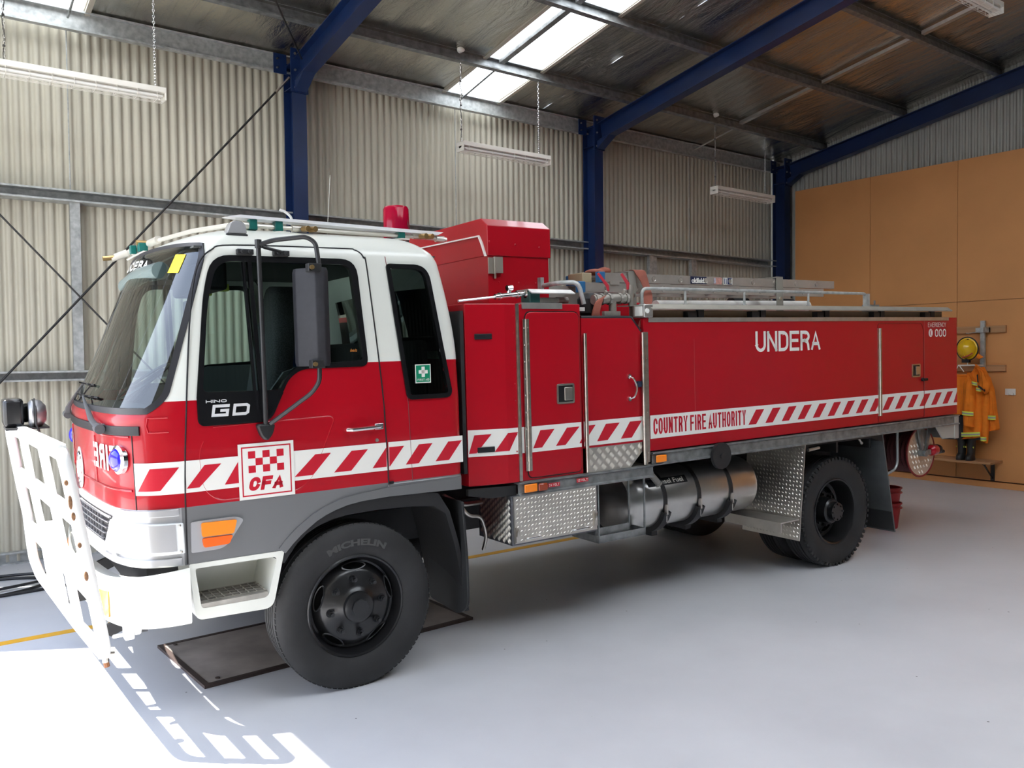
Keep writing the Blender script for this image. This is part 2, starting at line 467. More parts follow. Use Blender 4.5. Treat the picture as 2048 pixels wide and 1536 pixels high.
def foil_mat():
    m, n, l, b = nt('reflective foil insulation')
    b.inputs['Base Color'].default_value = (.62, .60, .55, 1); b.inputs['Metallic'].default_value = 1
    b.inputs['Roughness'].default_value = .17
    t = n.new('ShaderNodeTexCoord')
    mp = n.new('ShaderNodeMapping'); mp.inputs['Scale'].default_value = (1.6, .35, 1); l.new(t.outputs['Object'], mp.inputs[0])
    x = n.new('ShaderNodeTexNoise'); x.inputs['Scale'].default_value = 3.2; x.inputs['Detail'].default_value = 7; x.inputs['Roughness'].default_value = .62
    x.inputs['Distortion'].default_value = .6
    l.new(mp.outputs[0], x.inputs[0])
    sp = n.new('ShaderNodeSeparateXYZ'); l.new(t.outputs['Object'], sp.inputs[0])
    def lines(out, period, width):
        a = n.new('ShaderNodeMath'); a.operation = 'DIVIDE'; a.inputs[1].default_value = period; l.new(out, a.inputs[0])
        f = n.new('ShaderNodeMath'); f.operation = 'FRACT'; l.new(a.outputs[0], f.inputs[0])
        g = n.new('ShaderNodeMath'); g.operation = 'LESS_THAN'; g.inputs[1].default_value = width; l.new(f.outputs[0], g.inputs[0])
        return g.outputs[0]
    mp2 = n.new('ShaderNodeMixRGB'); mp2.inputs[0].default_value = .06
    w = n.new('ShaderNodeTexNoise'); w.inputs['Scale'].default_value = 1.2; l.new(t.outputs['Object'], w.inputs[0])
    l.new(t.outputs['Object'], mp2.inputs[1]); l.new(w.outputs['Color'], mp2.inputs[2])
    sp2 = n.new('ShaderNodeSeparateXYZ'); l.new(mp2.outputs[0], sp2.inputs[0])
    a = lines(sp2.outputs['X'], .15, .05); c = lines(sp2.outputs['Y'], .6, .012)
    mx = n.new('ShaderNodeMath'); mx.operation = 'MAXIMUM'; l.new(a, mx.inputs[0]); l.new(c, mx.inputs[1])
    sc = n.new('ShaderNodeMath'); sc.operation = 'MULTIPLY_ADD'; sc.inputs[1].default_value = .22
    l.new(mx.outputs[0], sc.inputs[0]); l.new(x.outputs[0], sc.inputs[2])
    bp = n.new('ShaderNodeBump'); bp.inputs['Strength'].default_value = .85; bp.inputs['Distance'].default_value = .05
    l.new(sc.outputs[0], bp.inputs['Height']); l.new(bp.outputs[0], b.inputs['Normal'])
    return m
FOIL = foil_mat()
def skylight_mat():
    m = bpy.data.materials.new('translucent roof sheet'); m.use_nodes = True
    n = m.node_tree.nodes; l = m.node_tree.links; n.clear()
    o = n.new('ShaderNodeOutputMaterial'); t = n.new('ShaderNodeBsdfTranslucent'); d = n.new('ShaderNodeBsdfDiffuse')
    t.inputs[0].default_value = (.75, .76, .74, 1); d.inputs[0].default_value = (.8, .82, .8, 1)
    mx = n.new('ShaderNodeMixShader'); mx.inputs[0].default_value = .12
    l.new(t.outputs[0], mx.inputs[1]); l.new(d.outputs[0], mx.inputs[2]); l.new(mx.outputs[0], o.inputs[0])
    return m
SKYL = skylight_mat()

# ================================================================== BUILDING
XF, XB, YL, YR = -0.80, 13.0, 9.34, -9.3
FR = [3.74, 8.27, 12.80]            # portal frames
def zfoil(y): return 5.42 + .17 * (9.05 - abs(y))
mb = MB(); mb.box(XF - .05, XB + .1, YR - .1, YL + .1, -.15, 0); struct(mb.build('floor', FLOOR, sm=0))
mb = MB(); mb.box(-30, XF - .05, -25, 30, -.2, -.03); struct(mb.build('ground', APRON, sm=0))

def corr_wall(name, axis, fixed, a, b, z0, ztop, pitch=.092, amp=.0135, mat=SHEET, inward=-1):
    mb = MB(); n = int((b - a) / pitch * 10); vs = []; fs = []
    for i in range(n + 1):
        t = a + (b - a) * i / n; d = inward * amp * math.tanh(1.7 * (cos(2 * pi * (t - a) / pitch) + .22))
        zt = ztop(t)
        zz = z0(t) if callable(z0) else z0
        for z in (zz, zt):
            vs.append((t, fixed + d, z) if axis == 'x' else (fixed + d, t, z))
    for i in range(n): fs.append((2 * i, 2 * i + 2, 2 * i + 3, 2 * i + 1))
    mb.add(vs, fs)
    return struct(mb.build(name, mat, sm=60))
corr_wall('wall_left', 'x', YL - .01, XF, XB, 0.02, lambda t: 5.5)
corr_wall('wall_rear', 'y', 12.98, -9.3, 9.3, 0.02, lambda t: zfoil(t) + .02, pitch=.088, mat=SHEETZ)
corr_wall('wall_right', 'x', YR, XF, XB, 0.02, lambda t: 5.5, mat=P('darkened unseen wall sheeting', (.05, .07, .06), .5))  # unseen wall, coloured dark to cut light on the truck side
DO = [(3.40, 7.35)]; HD = 4.31
def zlow(t):
    for a, b in DO:
        if a < t < b: return HD
    return 0.02
corr_wall('wall_front', 'y', XF, -9.3, 9.3, zlow, lambda t: zfoil(t) + .02)
mb = MB()
for a, b in DO:
    mb.box(XF - .05, XF + .06, a - .07, a, 0, HD + .06); mb.box(XF - .05, XF + .06, b, b + .07, 0, HD + .06)
    mb.box(XF - .05, XF + .06, a, b, HD, HD + .08)
o = mb.build('trim_1', GALV); struct(o)

# roof: foil under the purlin line, with translucent strips let in
SKYS = {1: [(.62, 1.62), (5.83, 6.66)], -1: []}
RX0, RX1, RY = 1.0, 7.4, 1.6       # translucent ridge strip, unseen, added to light the floor from above
def roofquad(mb, x0, x1, sg, ny=40, y0=0):
    vs = []; fs = []
    for i in range(ny + 1):
        y = lerp(y0, 9.36, i / ny) * sg
        s = .018 * abs(sin(pi * (9.0 - abs(y)) / 1.4)) if 0 < abs(y) < 9 else 0   # blanket sags between purlins
        for x in (x0, x1): vs.append((x, y, zfoil(y) - s))
    for i in range(ny): fs.append((2 * i, 2 * i + 1, 2 * i + 3, 2 * i + 2))
    mb.add(vs, fs)
mb = MB(); me_ = MB(); wk = 0
for sg, SKY in SKYS.items():
    xs = [XF - .1] + [x for q in SKY for x in q] + [XB + .1]
    cut = [RX0, RX1]
    for i in range(0, len(xs), 2):
        # the added unseen light strip replaces the foil along the ridge
        pts_ = sorted({xs[i], xs[i + 1]} | {c for c in cut if xs[i] < c < xs[i + 1]})
        for p_, q_ in zip(pts_, pts_[1:]): roofquad(mb, p_, q_, sg, y0=(RY if RX0 <= (p_ + q_) / 2 <= RX1 else 0))
    for a, b in SKY:
        mw = MB(); n = int((b - a) / .0765 * 6); vs = []; fs = []
        for i in range(n + 1):
            x = a + (b - a) * i / n; d = .009 * cos(2 * pi * x / .0765) + .03
            for y in (9.36 * sg, 0): vs.append((x, y, zfoil(y) + d))
        for i in range(n): fs.append((2 * i, 2 * i + 2, 2 * i + 3, 2 * i + 1))
        mw.add(vs, fs); wk += 1
        struct(mw.build('window_%d' % wk, SKYL, sm=60))
        for x, d in ((a, -.012), (b, .035)):
            me_.obox((x + d, 4.68 * sg, zfoil(4.68) + .012), (.05, 0, 0), (0, 9.36, -.17 * 9.36 * sg), (0, 0, .08))
mw = MB(); n = int((RX1 - RX0) / .0765 * 4); vs = []; fs = []
for i in range(n + 1):
    x = RX0 + (RX1 - RX0) * i / n; d = .009 * cos(2 * pi * x / .0765) + .045
    for y in (RY + .1, 0, -RY - .1): vs.append((x, y, zfoil(y) + d))
for i in range(n): fs += [(3 * i, 3 * i + 3, 3 * i + 4, 3 * i + 1), (3 * i + 1, 3 * i + 4, 3 * i + 5, 3 * i + 2)]
mw.add(vs, fs); struct(mw.build('window_%d' % (wk + 1), SKYL, sm=60))  # added light strip along the ridge, out of view
struct(mb.build('ceiling', FOIL, sm=60))
struct(me_.build('trim_2', P('folded blanket edge', (.50, .46, .38), .5, metal=.3), sm=0))

def cpurlin(name, x0, x1, y, z, h, w, tilt, label, group, flip=1, t=.006):
    """C section along x; web on the +y side"""
    lip = .018
    pr = [(0, 0), (-w, 0), (-w, lip), (-w + t, lip), (-w + t, t), (-t, t), (-t, h - t), (-w + t, h - t), (-w + t, h - lip), (-w, h - lip), (-w, h), (0, h)]
    mb = MB()
    c, s_ = cos(tilt), sin(tilt)
    pts = [(y + (a * flip) * c + b * s_, z - (a * flip) * s_ + b * c) for a, b in pr]
    mb.prism(pts, 'x', x0, x1)
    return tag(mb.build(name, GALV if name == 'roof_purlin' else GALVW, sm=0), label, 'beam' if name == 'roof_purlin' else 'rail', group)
sl = math.atan(.17)
wheres = ['lowest of the sloping roof purlins, just above the eave', 'second roof purlin up from the long wall', 'third roof purlin up from the long wall', 'fourth roof purlin up from the long wall']
for i, y in enumerate([8.2, 6.8, 5.4, 4.0]):
    cpurlin('roof_purlin', XF, XB, y + .03, zfoil(y + .03) - .155, .15, .062, sl, 'galvanised purlin under the foil, ' + wheres[i], 'roof purlins')
for i, y in enumerate([2.6, 1.2]):
    cpurlin('roof_purlin', XF, XB, y, zfoil(y) - .155, .15, .062, sl, 'galvanised steel purlin near the roof ridge above the camera', 'roof purlins')
cpurlin('eave_purlin', XF, XB, 9.18, 5.19, .20, .07, 0, 'deep galvanised eave purlin along the top of the corrugated wall', None)

def ibeam(mb, a, b, wdir, ddir, w, d, tf=.012, tw=.009):
    """I section swept from a to b; wdir = flange direction, ddir = web direction"""
    a, b, W, D = Vector(a), Vector(b), Vector(wdir), Vector(ddir)
    pr = [(-w/2, 0), (w/2, 0), (w/2, tf), (tw/2, tf), (tw/2, d - tf), (w/2, d - tf), (w/2, d), (-w/2, d), (-w/2, d - tf), (-tw/2, d - tf), (-tw/2, tf), (-w/2, tf)]
    vs = [a + W * p + D * q for p, q in pr] + [b + W * p + D * q for p, q in pr]
    n = 12
    mb.add(vs, [tuple(range(n)), tuple(range(2 * n - 1, n - 1, -1))] + [(i, i + n, (i + 1) % n + n, (i + 1) % n) for i in range(n)])
cn = ['nearest the cab of the truck', 'in the middle, behind the ladders', 'in the far corner beside the brown board wall']
for i, fx in enumerate(FR):
    t = thing('steel_column', 'dark blue steel I-section column on the corrugated wall, ' + cn[i], 'column', (fx, 9.03, 0), 'blue columns on the long wall')
    mb = MB(); ibeam(mb, (0, -.13, 0), (0, -.13, 5.30), (1, 0, 0), (0, 1, 0), .165, .25); mb.build('shaft', BLUE, t, sm=0)
    mb = MB(); mb.box(-.11, .11, -.15, .16, 0, .02); mb.build('base_plate', BLUE, t, sm=0)
    mb = MB(); mb.box(-.10, .10, -.15, -.13, 4.92, 5.40)
    mb.build('connection_plate', BLUE, t, sm=0)
    mb = MB()
    for z in (4.97, 5.16, 5.34):
        mb.cyl((-.055, -.165, z), (-.055, -.15, z), .014, 6); mb.mark()
        mb.cyl((.055, -.165, z), (.055, -.15, z), .014, 6); mb.mark()
    mb.each('bolt', STEEL, t, sm=0)
    mb = MB()
    for z in (4.98, 5.25): mb.box(-.078, -.005, -.118, .108, z, z + .01); mb.mark(); mb.box(.005, .078, -.118, .108, z, z + .01); mb.mark()
    mb.each('stiffener', BLUE, t, sm=0)
    mb = MB(); mb.box(-.22, -.07, .05, .06, 5.16, 5.38)
    mb.build('purlin_cleat', BLUE, t, sm=0)
    mb = MB()
    for z in (5.22, 5.32): mb.cyl((-.18, .035, z), (-.18, .05, z), .012, 6); mb.mark()
    mb.each('cleat_bolt', STEEL, t, sm=0)
rn = ['nearest the camera, above the cab', 'crossing the roof in the middle', 'against the far end wall above the brown boards']
for i, fx in enumerate(FR):
    mb = MB(); y0 = 8.858; zt = lambda y: zfoil(y) - .165
    dd = Vector((0, .17, 1)).normalized()
    L_ = Vector((0, -8.80, .17 * 8.80))
    a = Vector((0, 0, 0)) - dd * .25 + Vector((0, 0, 0))
    ibeam(mb, a, a + L_, (1, 0, 0), dd, .15, .25)
    # haunch plate under the knee
    mb.prism([(0, -.25), (-.25, -.21), (0, -.36)], 'x', -.07, .07)
    tag(mb.build('steel_rafter', BLUE, sm=0, loc=(fx, y0, zt(y0))), 'dark blue sloping steel roof rafter, ' + rn[i], 'beam', 'blue roof rafters')
    mb = MB(); a2 = Vector((0, 0, 0)) - Vector((0, -.17, 1)).normalized() * .25
    ibeam(mb, a2, a2 + Vector((0, -9.0, -.17 * 9.0)), (1, 0, 0), Vector((0, -.17, 1)).normalized(), .15, .25)
    tag(mb.build('steel_rafter', BLUE, sm=0, loc=(fx, -.05, zt(.05))), 'dark blue roof rafter on the other side of the ridge behind the camera', 'beam', 'blue roof rafters')

# bridging struts between purlins
bl = {1.47: 'beside the front roof light strip', 6.0: 'across the bright roof light strip', 10.55: 'near the far end of the foil ceiling'}
lv = ['lowest', 'second', 'third', 'upper']
for x, w in bl.items():
    ys = [9.12, 8.2, 6.8, 5.4, 4.0]
    for k in range(4):
        y1, y0 = ys[k] - .04, ys[k + 1] + .06
        mb = MB(); zc = zfoil((y0 + y1) / 2) - .085 - (.035 if k == 0 else 0)
        if k == 0:
            mb.tube([(x, y1, zfoil(y1) - .13), (x, y0, zfoil(y0) - .10)], .012, 6)
        else:
            mb.obox((x, (y0 + y1) / 2, zc), (.075, 0, 0), (0, y1 - y0, -.17 * (y1 - y0)), (0, 0, .006))
            mb.obox((x - .036, (y0 + y1) / 2, zc + .02), (.004, 0, 0), (0, y1 - y0, -.17 * (y1 - y0)), (0, 0, .04))
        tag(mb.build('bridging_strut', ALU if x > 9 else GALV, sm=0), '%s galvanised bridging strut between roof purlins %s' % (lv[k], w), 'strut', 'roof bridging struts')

# wall girts, posts and rods
gl = ['between the door corner and the first blue column', 'between the first and middle blue columns', 'between the middle and far blue columns']
gx = [(XF, FR[0] - .01), (FR[0] + .01, FR[1] - .01), (FR[1] + .01, FR[2] - .01)]
for k, (a, b) in enumerate(gx):
    cpurlin('wall_girt', a, b, 9.31, 3.52, .115, .19, 0, 'upper galvanised wall girt ' + gl[k], 'horizontal wall girts')
    cpurlin('wall_girt', a, b, 9.31, 1.765, .10, .19, 0, 'lower galvanised wall girt ' + gl[k], 'horizontal wall girts')
    cpurlin('base_channel', a, b, 9.325, 0.0, .12, .07, 0, 'galvanised wall foot channel ' + gl[k], 'wall foot channels')
for x, w, lb in ((1.50, .09, 'behind the truck windscreen'), (9.66, .16, 'above the ladder, nearer the middle column'), (10.62, .12, 'above the ladder, nearer the far corner')):
    mb = MB(); mb.box(x - w / 2, x + w / 2, 9.16, 9.165, 1.865, 3.52); mb.box(x - w / 2, x - w / 2 + .005, 9.165, 9.22, 1.865, 3.52)
    tag(mb.build('girt_post', GALVW, sm=0), 'flat galvanised post between the wall girts, ' + lb, 'post', 'girt posts')
for x, lb in ((1.47, 'on the wall left of the first blue column'), (6.0, 'on the wall behind the middle hanging light'), (10.55, 'on the wall behind the far hanging light')):
    mb = MB(); mb.cyl((x, 9.2, 3.63), (x, 9.2, 5.2), .006, 8)
    tag(mb.build('sag_rod', GALVW), 'thin vertical steel rod ' + lb, 'rod', 'thin wall rods')
def rod(name, pts, r, mat, lab, cat, grp=None):
    mb = MB(); mb.tube(pts, r, 8); return tag(mb.build(name, mat), lab, cat, grp)
rod('brace_cable', [(3.66, 8.98, 5.10), (.28, 9.05, 1.14), (-.6, 9.05, .12)], .011, BLACKP, 'long black diagonal brace rod rising to the first blue column', 'cable', 'cross bracing')
rod('brace_cable', [(-.6, 9.03, 4.95), (.845, 9.03, 3.33), (1.665, 9.03, 2.40), (3.64, 9.03, .17)], .009, BLACKP, 'black diagonal brace rod descending behind the windscreen', 'cable', 'cross bracing')
mb = MB(); mb.tube([(3.66, 8.98, 5.10), (3.50, 8.983, 4.91)], .015, 8)
tag(mb.build('brace_turnbuckle', STEEL), 'bright threaded end of the diagonal brace at the first blue column', 'fitting')
rod('roof_brace_cable', [(3.70, 8.72, 5.24), (-.6, 2.6, 6.28)], .010, BLACKP, 'black diagonal roof brace rod above the first blue column', 'cable')

# end wall lining boards
pb = [('upper', 2.695, 4.77), ('lower', 0.10, 2.688)]
pc = [(8.64, 7.265, 'beside the far blue column'), (7.26, 5.90, 'in the middle above the tank'), (5.895, 4.53, 'at the right edge of the picture')]
for nm_, z0, z1 in pb:
    for a, b, w in pc:
        mb = MB(); mb.box(12.65, 12.668, b, a, z0, z1)
        tag(mb.build('lining_board', MDF, bevel=.002, sm=0), '%s brown fibreboard wall panel %s' % (nm_, w), 'wall panel', 'brown end wall panels')
mb = MB(); mb.box(12.65, 12.668, -1.2, 4.525, .1, 4.77); struct(mb.build('wall_rear', MDF, sm=0))
mb = MB(); mb.box(12.668, 12.78, -9.2, 8.6, 0.0, .08); mb.box(12.67, 12.76, -9.2, 8.6, 2.64, 2.74); mb.box(12.67, 12.9, -9.2, 8.6, 4.70, 4.76)
struct(mb.build('trim_3', PINE, sm=0))
mb = MB(); mb.box(12.62, 12.65, -9.2, 8.6, 0.0, .085); struct(mb.build('baseboard_rear', MDF, bevel=.004, sm=0))

# floor markings and plates
mb = MB(); mb.box(-.7, 9.6, 6.655, 6.745, 0, .0015)
tag(mb.build('floor_line', YLINE, sm=0), 'yellow painted line on the grey floor beyond the truck', 'floor marking')
t = thing('floor_plate', 'large worn ply floor plate under the near front wheel', 'plate', (2.4, 5.5, 0))
mb = MB()
q = [(1.40, 5.925), (1.44, 5.0), (3.42, 5.085), (3.40, 6.0)]
q = [(a - 2.4, b - 5.5) for a, b in q]
mb.prism(inset(q, .03), 'z', 0, .016); mb.build('board', PLATE, t, sm=0)
mb = MB(); mb.ring(q, inset(q, .035), 'z', 0, .019); mb.build('edge_frame', PLATEE, t, sm=0)
mb = MB()
for a, b in ((-.86, -.42), (-.9, .36)): mb.cyl((a, b, .019), (a, b, .024), .014, 8)
mb.build('bolt', PLATEE, t)
# second plate for the far wheel
t = thing('floor_plate', 'floor plate under the front wheel on the far side', 'plate', (2.3, 7.3, 0))
mb = MB(); mb.box(-.9, .9, -.32, .32, 0, .016); mb.build('board', PLATE, t, sm=0)

# hanging fluorescent battens
def chain(parent, top, bot, r=.0016, link=.034, cord=False):
    mb = MB(); top, bot = Vector(top), Vector(bot); L_ = (top - bot).length; n = int(L_ / (link * .8))
    for i in range(n):
        c = top.lerp(bot, (i + .5) / n)
        u = Vector((1, 0, 0)) if i % 2 else Vector((0, 1, 0)); w = Vector((0, 0, 1))
        pts = [c + u * (.009 * cos(a)) + w * (link * .5 * sin(a)) for a in [2 * pi * k / 8 for k in range(8)]]
        mb.tube(pts, r, 4, closed=True)
    o = mb.build('chain', CHROME, parent)
    if cord:
        mb = MB(); pts = [top.lerp(bot, k / 14) + Vector((.010 * sin(k * 1.3), .01 * cos(k * 1.7), 0)) for k in range(15)]
        pts.append(bot + Vector((.05, 0, -.0)))
        mb.tube(pts, .004, 6)
        for z in (.25, .55, .85): 
            c = top.lerp(bot, z); mb.cyl(c - Vector((0, 0, .008)), c + Vector((0, 0, .008)), .011, 8)
        mb.build('cord', P('dark tie cord', (.05, .045, .04), .6) if 'dark tie cord' not in bpy.data.materials else bpy.data.materials['dark tie cord'], parent)
def batten(loc, yaw, L_, ch, label):
    M_ = Matrix.Translation(loc) @ Matrix.Rotation(yaw, 4, 'Z')
    t = thing('fluorescent_light', label, 'ceiling light', M_, 'hanging fluorescent lights')
    h = L_ / 2
    mb = MB()
    mb.box(-h, h, -.075, .075, .045, .095)
    mb.box(-h, -h + .012, -.075, .075, -.02, .045); mb.box(h - .012, h, -.075, .075, -.02, .045)
    mb.box(-h, h, -.03, .03, .02, .045)
    mb.build('body', TUBEW, t, bevel=.003)
    for y in (-.045, .045):
        mb = MB(); mb.cyl((-h + .03, y, .018), (h - .03, y, .018), .013, 12); mb.build('tube', P('lamp tube glass', (.85, .84, .80), .2) if 'lamp tube glass' not in bpy.data.materials else bpy.data.materials['lamp tube glass'], t)
    mb = MB()
    for y in (-.07, -.045, -.02, .02, .045, .07): mb.cyl((-h + .01, y, -.018), (h - .01, y, -.018), .0022, 5)
    k = 0
    n = 8
    for i in range(n):
        x = -h + .08 + (L_ - .16) * i / (n - 1)
        mb.tube(bend([(x, -.076, .05), (x, -.076, -.02), (x, .076, -.02), (x, .076, .05)], .02, 3), .0025, 5)
    mb.build('wire_guard', TUBEW, t)
    for i, (x, zt_) in enumerate(ch):
        chain(t, (x, 0, zt_), (x, 0, .10), cord=(i == 0))
        mb = MB(); mb.ell((x, 0, .102), .012, .012, .012, 8, 6); mb.build('chain_hook', CHROME, t)
batten((1.44, 8.2, 4.385), radians(0), 1.36, [(-.60, .96), (.60, .96)], 'wire-guarded white fluorescent light hanging at the left, nearest the door')
batten((6.075, 8.2, 4.385), radians(0), 1.32, [(-.64, 1.03), (.52, 1.03)], 'wire-guarded white fluorescent light hanging in the middle above the red locker')
batten((10.66, 8.2, 4.385), radians(0), 1.40, [(-.67, 1.03), (.54, 1.03)], 'wire-guarded white fluorescent light hanging near the far blue column')
batten((8.72, 4.0, 5.50), radians(0), 1.36, [(-.55, .62), (.55, .62)], 'wire-guarded white fluorescent light cut off at the top right corner')
for x in (5.44, 9.99):
    mb = MB(); mb.ell((0, 0, 0), .05, .035, .03, 12, 8); mb.cyl((0, 0, 0), (0, .03, .0), .035, 12)
    tag(mb.build('surge_socket', PVC, loc=(x - .03, 8.15, 5.53)), 'round white power socket on the purlin above the %s hanging light' % ('middle' if x < 8 else 'far'), 'socket', 'roof power sockets')

# black hose lying on the floor
mb = MB()
def ell_coil(cx, cy, rx, ry, a0, a1, z, n=40):
    return [(cx + rx * cos(a0 + (a1 - a0) * i / n), cy + ry * sin(a0 + (a1 - a0) * i / n), z) for i in range(n + 1)]
pts = ell_coil(.35, 8.35, .72, .35, -2.4, 4.9, .014, 90) + [(.5, 7.99, .03), (1.3, 8.3, .016), (1.9, 8.1, .014), (2.3, 8.2, .014)]
mb.tube(catmull(pts[::3], 3), .013, 8)
pts = ell_coil(.30, 8.45, .85, .28, 3.4, 8.9, .03, 70)
mb.tube(catmull(pts[::3], 3), .013, 8)
tag(mb.build('air_hose', BLACKP), 'loose coil of black hose on the floor left of the bull bar', 'hose')

# ================================================================== TRUCK
T0 = Matrix(TR)
truck = bpy.data.objects.new('fire_truck', None); col.objects.link(truck)
truck.matrix_world = T0
tag(truck, 'red and white fire truck with white bull bar and checkered stripes parked in the shed', 'fire truck')
W2 = 2.2                                        # cab width, y runs from 0 (near side) to W2
# plan curve of the near front corner, low (z<=1.64) and high (z=2.5)
PA = [(1.06, 0), (.985, .001), (.90, .016), (.82, .052), (.755, .12), (.705, .24), (.675, .42), (.652, .72), (.636, 1.1)]
PB = [(1.25, .058), (1.195, .060), (1.172, .070), (1.145, .098), (1.112, .15), (1.078, .25), (1.050, .42), (1.018, .74), (1.00, 1.1)]
ZA, ZB = 1.64, 2.50
def zt_(z): return max(0, min(1, (z - ZA) / (ZB - ZA)))
def crown(y, z): return .042 * zt_(z) ** 2 * max(0, 1 - ((y - 1.1) / 1.04) ** 2)
def frontctl(i, z):
    t = zt_(z); x = lerp(PA[i][0], PB[i][0], t ** .92); y = lerp(PA[i][1], PB[i][1], t)
    if z < ZA:   # slight tuck towards the bumper
        x += (ZA - z) * .02
    return x, y
def cr1(a, b, c, d, t): return .5 * ((2 * b) + (c - a) * t + (2 * a - 5 * b + 4 * c - d) * t * t + (3 * b - a - 3 * c + d) * t ** 3)
def front(tt, z):
    """tt 0..16 runs round the front from the near door edge to the far one"""
    far = tt > 8
    if far: tt = 16 - tt
    i = min(7, int(tt)); f = tt - i
    g = [frontctl(k, z) for k in (max(0, i - 1), i, i + 1)]
    if i + 2 <= 8: g.append(frontctl(i + 2, z))
    else:
        q = frontctl(7, z); g.append((q[0], W2 - q[1]))
    x = cr1(g[0][0], g[1][0], g[2][0], g[3][0], f); y = cr1(g[0][1], g[1][1], g[2][1], g[3][1], f)
    return (x, W2 - y if far else y)
def xrear(z):
    if z < 1.9: return 2.62
    return 2.62 - .10 * ((z - 1.9) / .6) ** 1.6
def roofmap(x, y, k):
    """k = (front shrink, side inset, rear shrink)"""
    xm = 1.9
    if x < xm: x = xm + (x - xm) * (1 - k[0] / .9)
    else: x = xm + (x - xm) * (1 - k[2] / .8)
    y = 1.1 + (y - 1.1) * (1 - k[1] / 1.04)
    return x, y
RL = [(2.50, (0, 0, 0)), (2.53, (.015, .004, .02)), (2.555, (.04, .012, .04)), (2.575, (.07, .025, .07)), (2.595, (.11, .045, .10)), (2.612, (.15, .07, .13)),
      (2.63, (.20, .11, .17)), (2.645, (.26, .17, .22)), (2.658, (.34, .26, .30)), (2.668, (.44, .40, .40)), (2.676, (.56, .58, .50)), (2.682, (.68, .76, .60)), (2.686, (.80, .92, .72))]
zs = []
z = .86
fixed = [.86, 1.165, 1.722, 1.892, 2.50]
for a, b in zip(fixed, fixed[1:]):
    n = max(1, round((b - a) / .017))
    zs += [a + (b - a) * i / n for i in range(n)]
tts = []
for i in range(8):
    n = [4, 6, 6, 6, 6, 7, 9, 10][i]
    tts += [i + k / n for k in range(n)]
tts = tts + [8] + [16 - t for t in reversed(tts)]
NS = 88
cols = []
for t in tts: cols.append(('f', t))
far_side = [('s', 1, k / NS) for k in range(1, NS + 1)]
rear = [('r', k / 24) for k in range(0, 25)]
near_side = [('s', 0, 1 - k / NS) for k in range(0, NS)]
# rear corner: small radius
def colpt(c, z):
    if c[0] == 'f': return front(c[1], z)
    if c[0] == 's':
        x0, y0 = frontctl(0, z); x = lerp(x0, xrear(z), c[2]); y = y0
        return (x, W2 - y) if c[1] else (x, y)
    xr = xrear(z); y0 = frontctl(0, z)[1]; r = .08; t = c[1]
    # from far to near across the rear
    if t < .25: a = t / .25 * pi / 2; return (xr + r * sin(a), W2 - y0 - r * (1 - cos(a)))
    if t > .75: a = (1 - t) / .25 * pi / 2; return (xr + r * sin(a), y0 + r * (1 - cos(a)))
    return (xr + r, lerp(W2 - y0 - r, y0 + r, (t - .25) / .5))
cols = cols + far_side + rear[1:] + near_side[1:]
NC = len(cols)
rows = [(z, None) for z in zs] + [(z, k) for z, k in RL]
# window outlines on the side (x,z)
SIDEW = [(1.10, 1.60), (1.10, 1.76), (1.155, 2.27), (1.19, 2.40), (1.25, 2.462), (1.33, 2.475), (1.99, 2.48), (2.03, 2.42), (2.053, 1.90), (2.03, 1.875), (1.66, 1.872), (1.585, 1.835), (1.55, 1.78), (1.51, 1.72), (1.48, 1.60)]
SIDEW_OUT = rpoly([(1.080, 1.583), (1.080, 1.75), (1.145, 2.30), (1.20, 2.495), (2.025, 2.500), (2.065, 1.868), (1.655, 1.865), (1.580, 1.815), (1.545, 1.735), (1.465, 1.583)], [.05, .1, .15, .13, .10, .05, .08, .06, .06, .05], 6)
SIDEW_IN = inset(SIDEW_OUT, .035)
DOORGLASS = rpoly([(1.113, 1.762), (1.165, 2.25), (1.225, 2.462), (1.985, 2.467), (2.033, 1.905), (1.64, 1.886), (1.575, 1.835), (1.525, 1.755)], [.03, .1, .09, .06, .03, .06, .05, .02], 5)
REARW_OUT = rpoly([(2.214, 2.482), (2.50, 2.482), (2.625, 1.655), (2.305, 1.655)], [.03, .10, .06, .04], 7)
REARW_IN = inset(REARW_OUT, .028)
WS = rpoly([(2.45, 1.70), (2.62, 2.545), (13.38, 2.545), (13.55, 1.70)], .02, 2)
def ws_in(tt, z):
    if z < 1.668 or z > 2.552: return False
    t = tt if tt <= 8 else 16 - tt
    edge = 2.05 + .25 * max(0, min(1, (z - 1.66) / .85))
    if z < 1.78: edge += 1.1 * ((1.78 - z) / .115) ** 2 * .9
    if z > 2.46: edge += .9 * ((z - 2.46) / .09) ** 2
    return t > edge
def side_pt(x, z, off=0):
    return (x, frontctl(0, z)[1] - off, z)
verts = []
for z, k in rows:
    for c in cols:
        x, y = colpt(c, z if k is None else 2.50)
        if k is not None: x, y = roofmap(x, y, k)
        verts.append((x, y, z + crown(y, z)))
def archz(x):
    pts = [(0, .86), (1.512, .86), (1.594, .935), (1.694, 1.01), (1.812, 1.055), (1.983, 1.088), (2.16, 1.095), (2.8, 1.095)]
    for a, b in zip(pts, pts[1:]):
        if a[0] <= x <= b[0]: return lerp(a[1], b[1], (x - a[0]) / (b[0] - a[0]))
    return .86
shell = MB(); sh_v = verts; gl_parts = {'ws': [], 'door': [], 'rear': []}
faces = []; fm = []
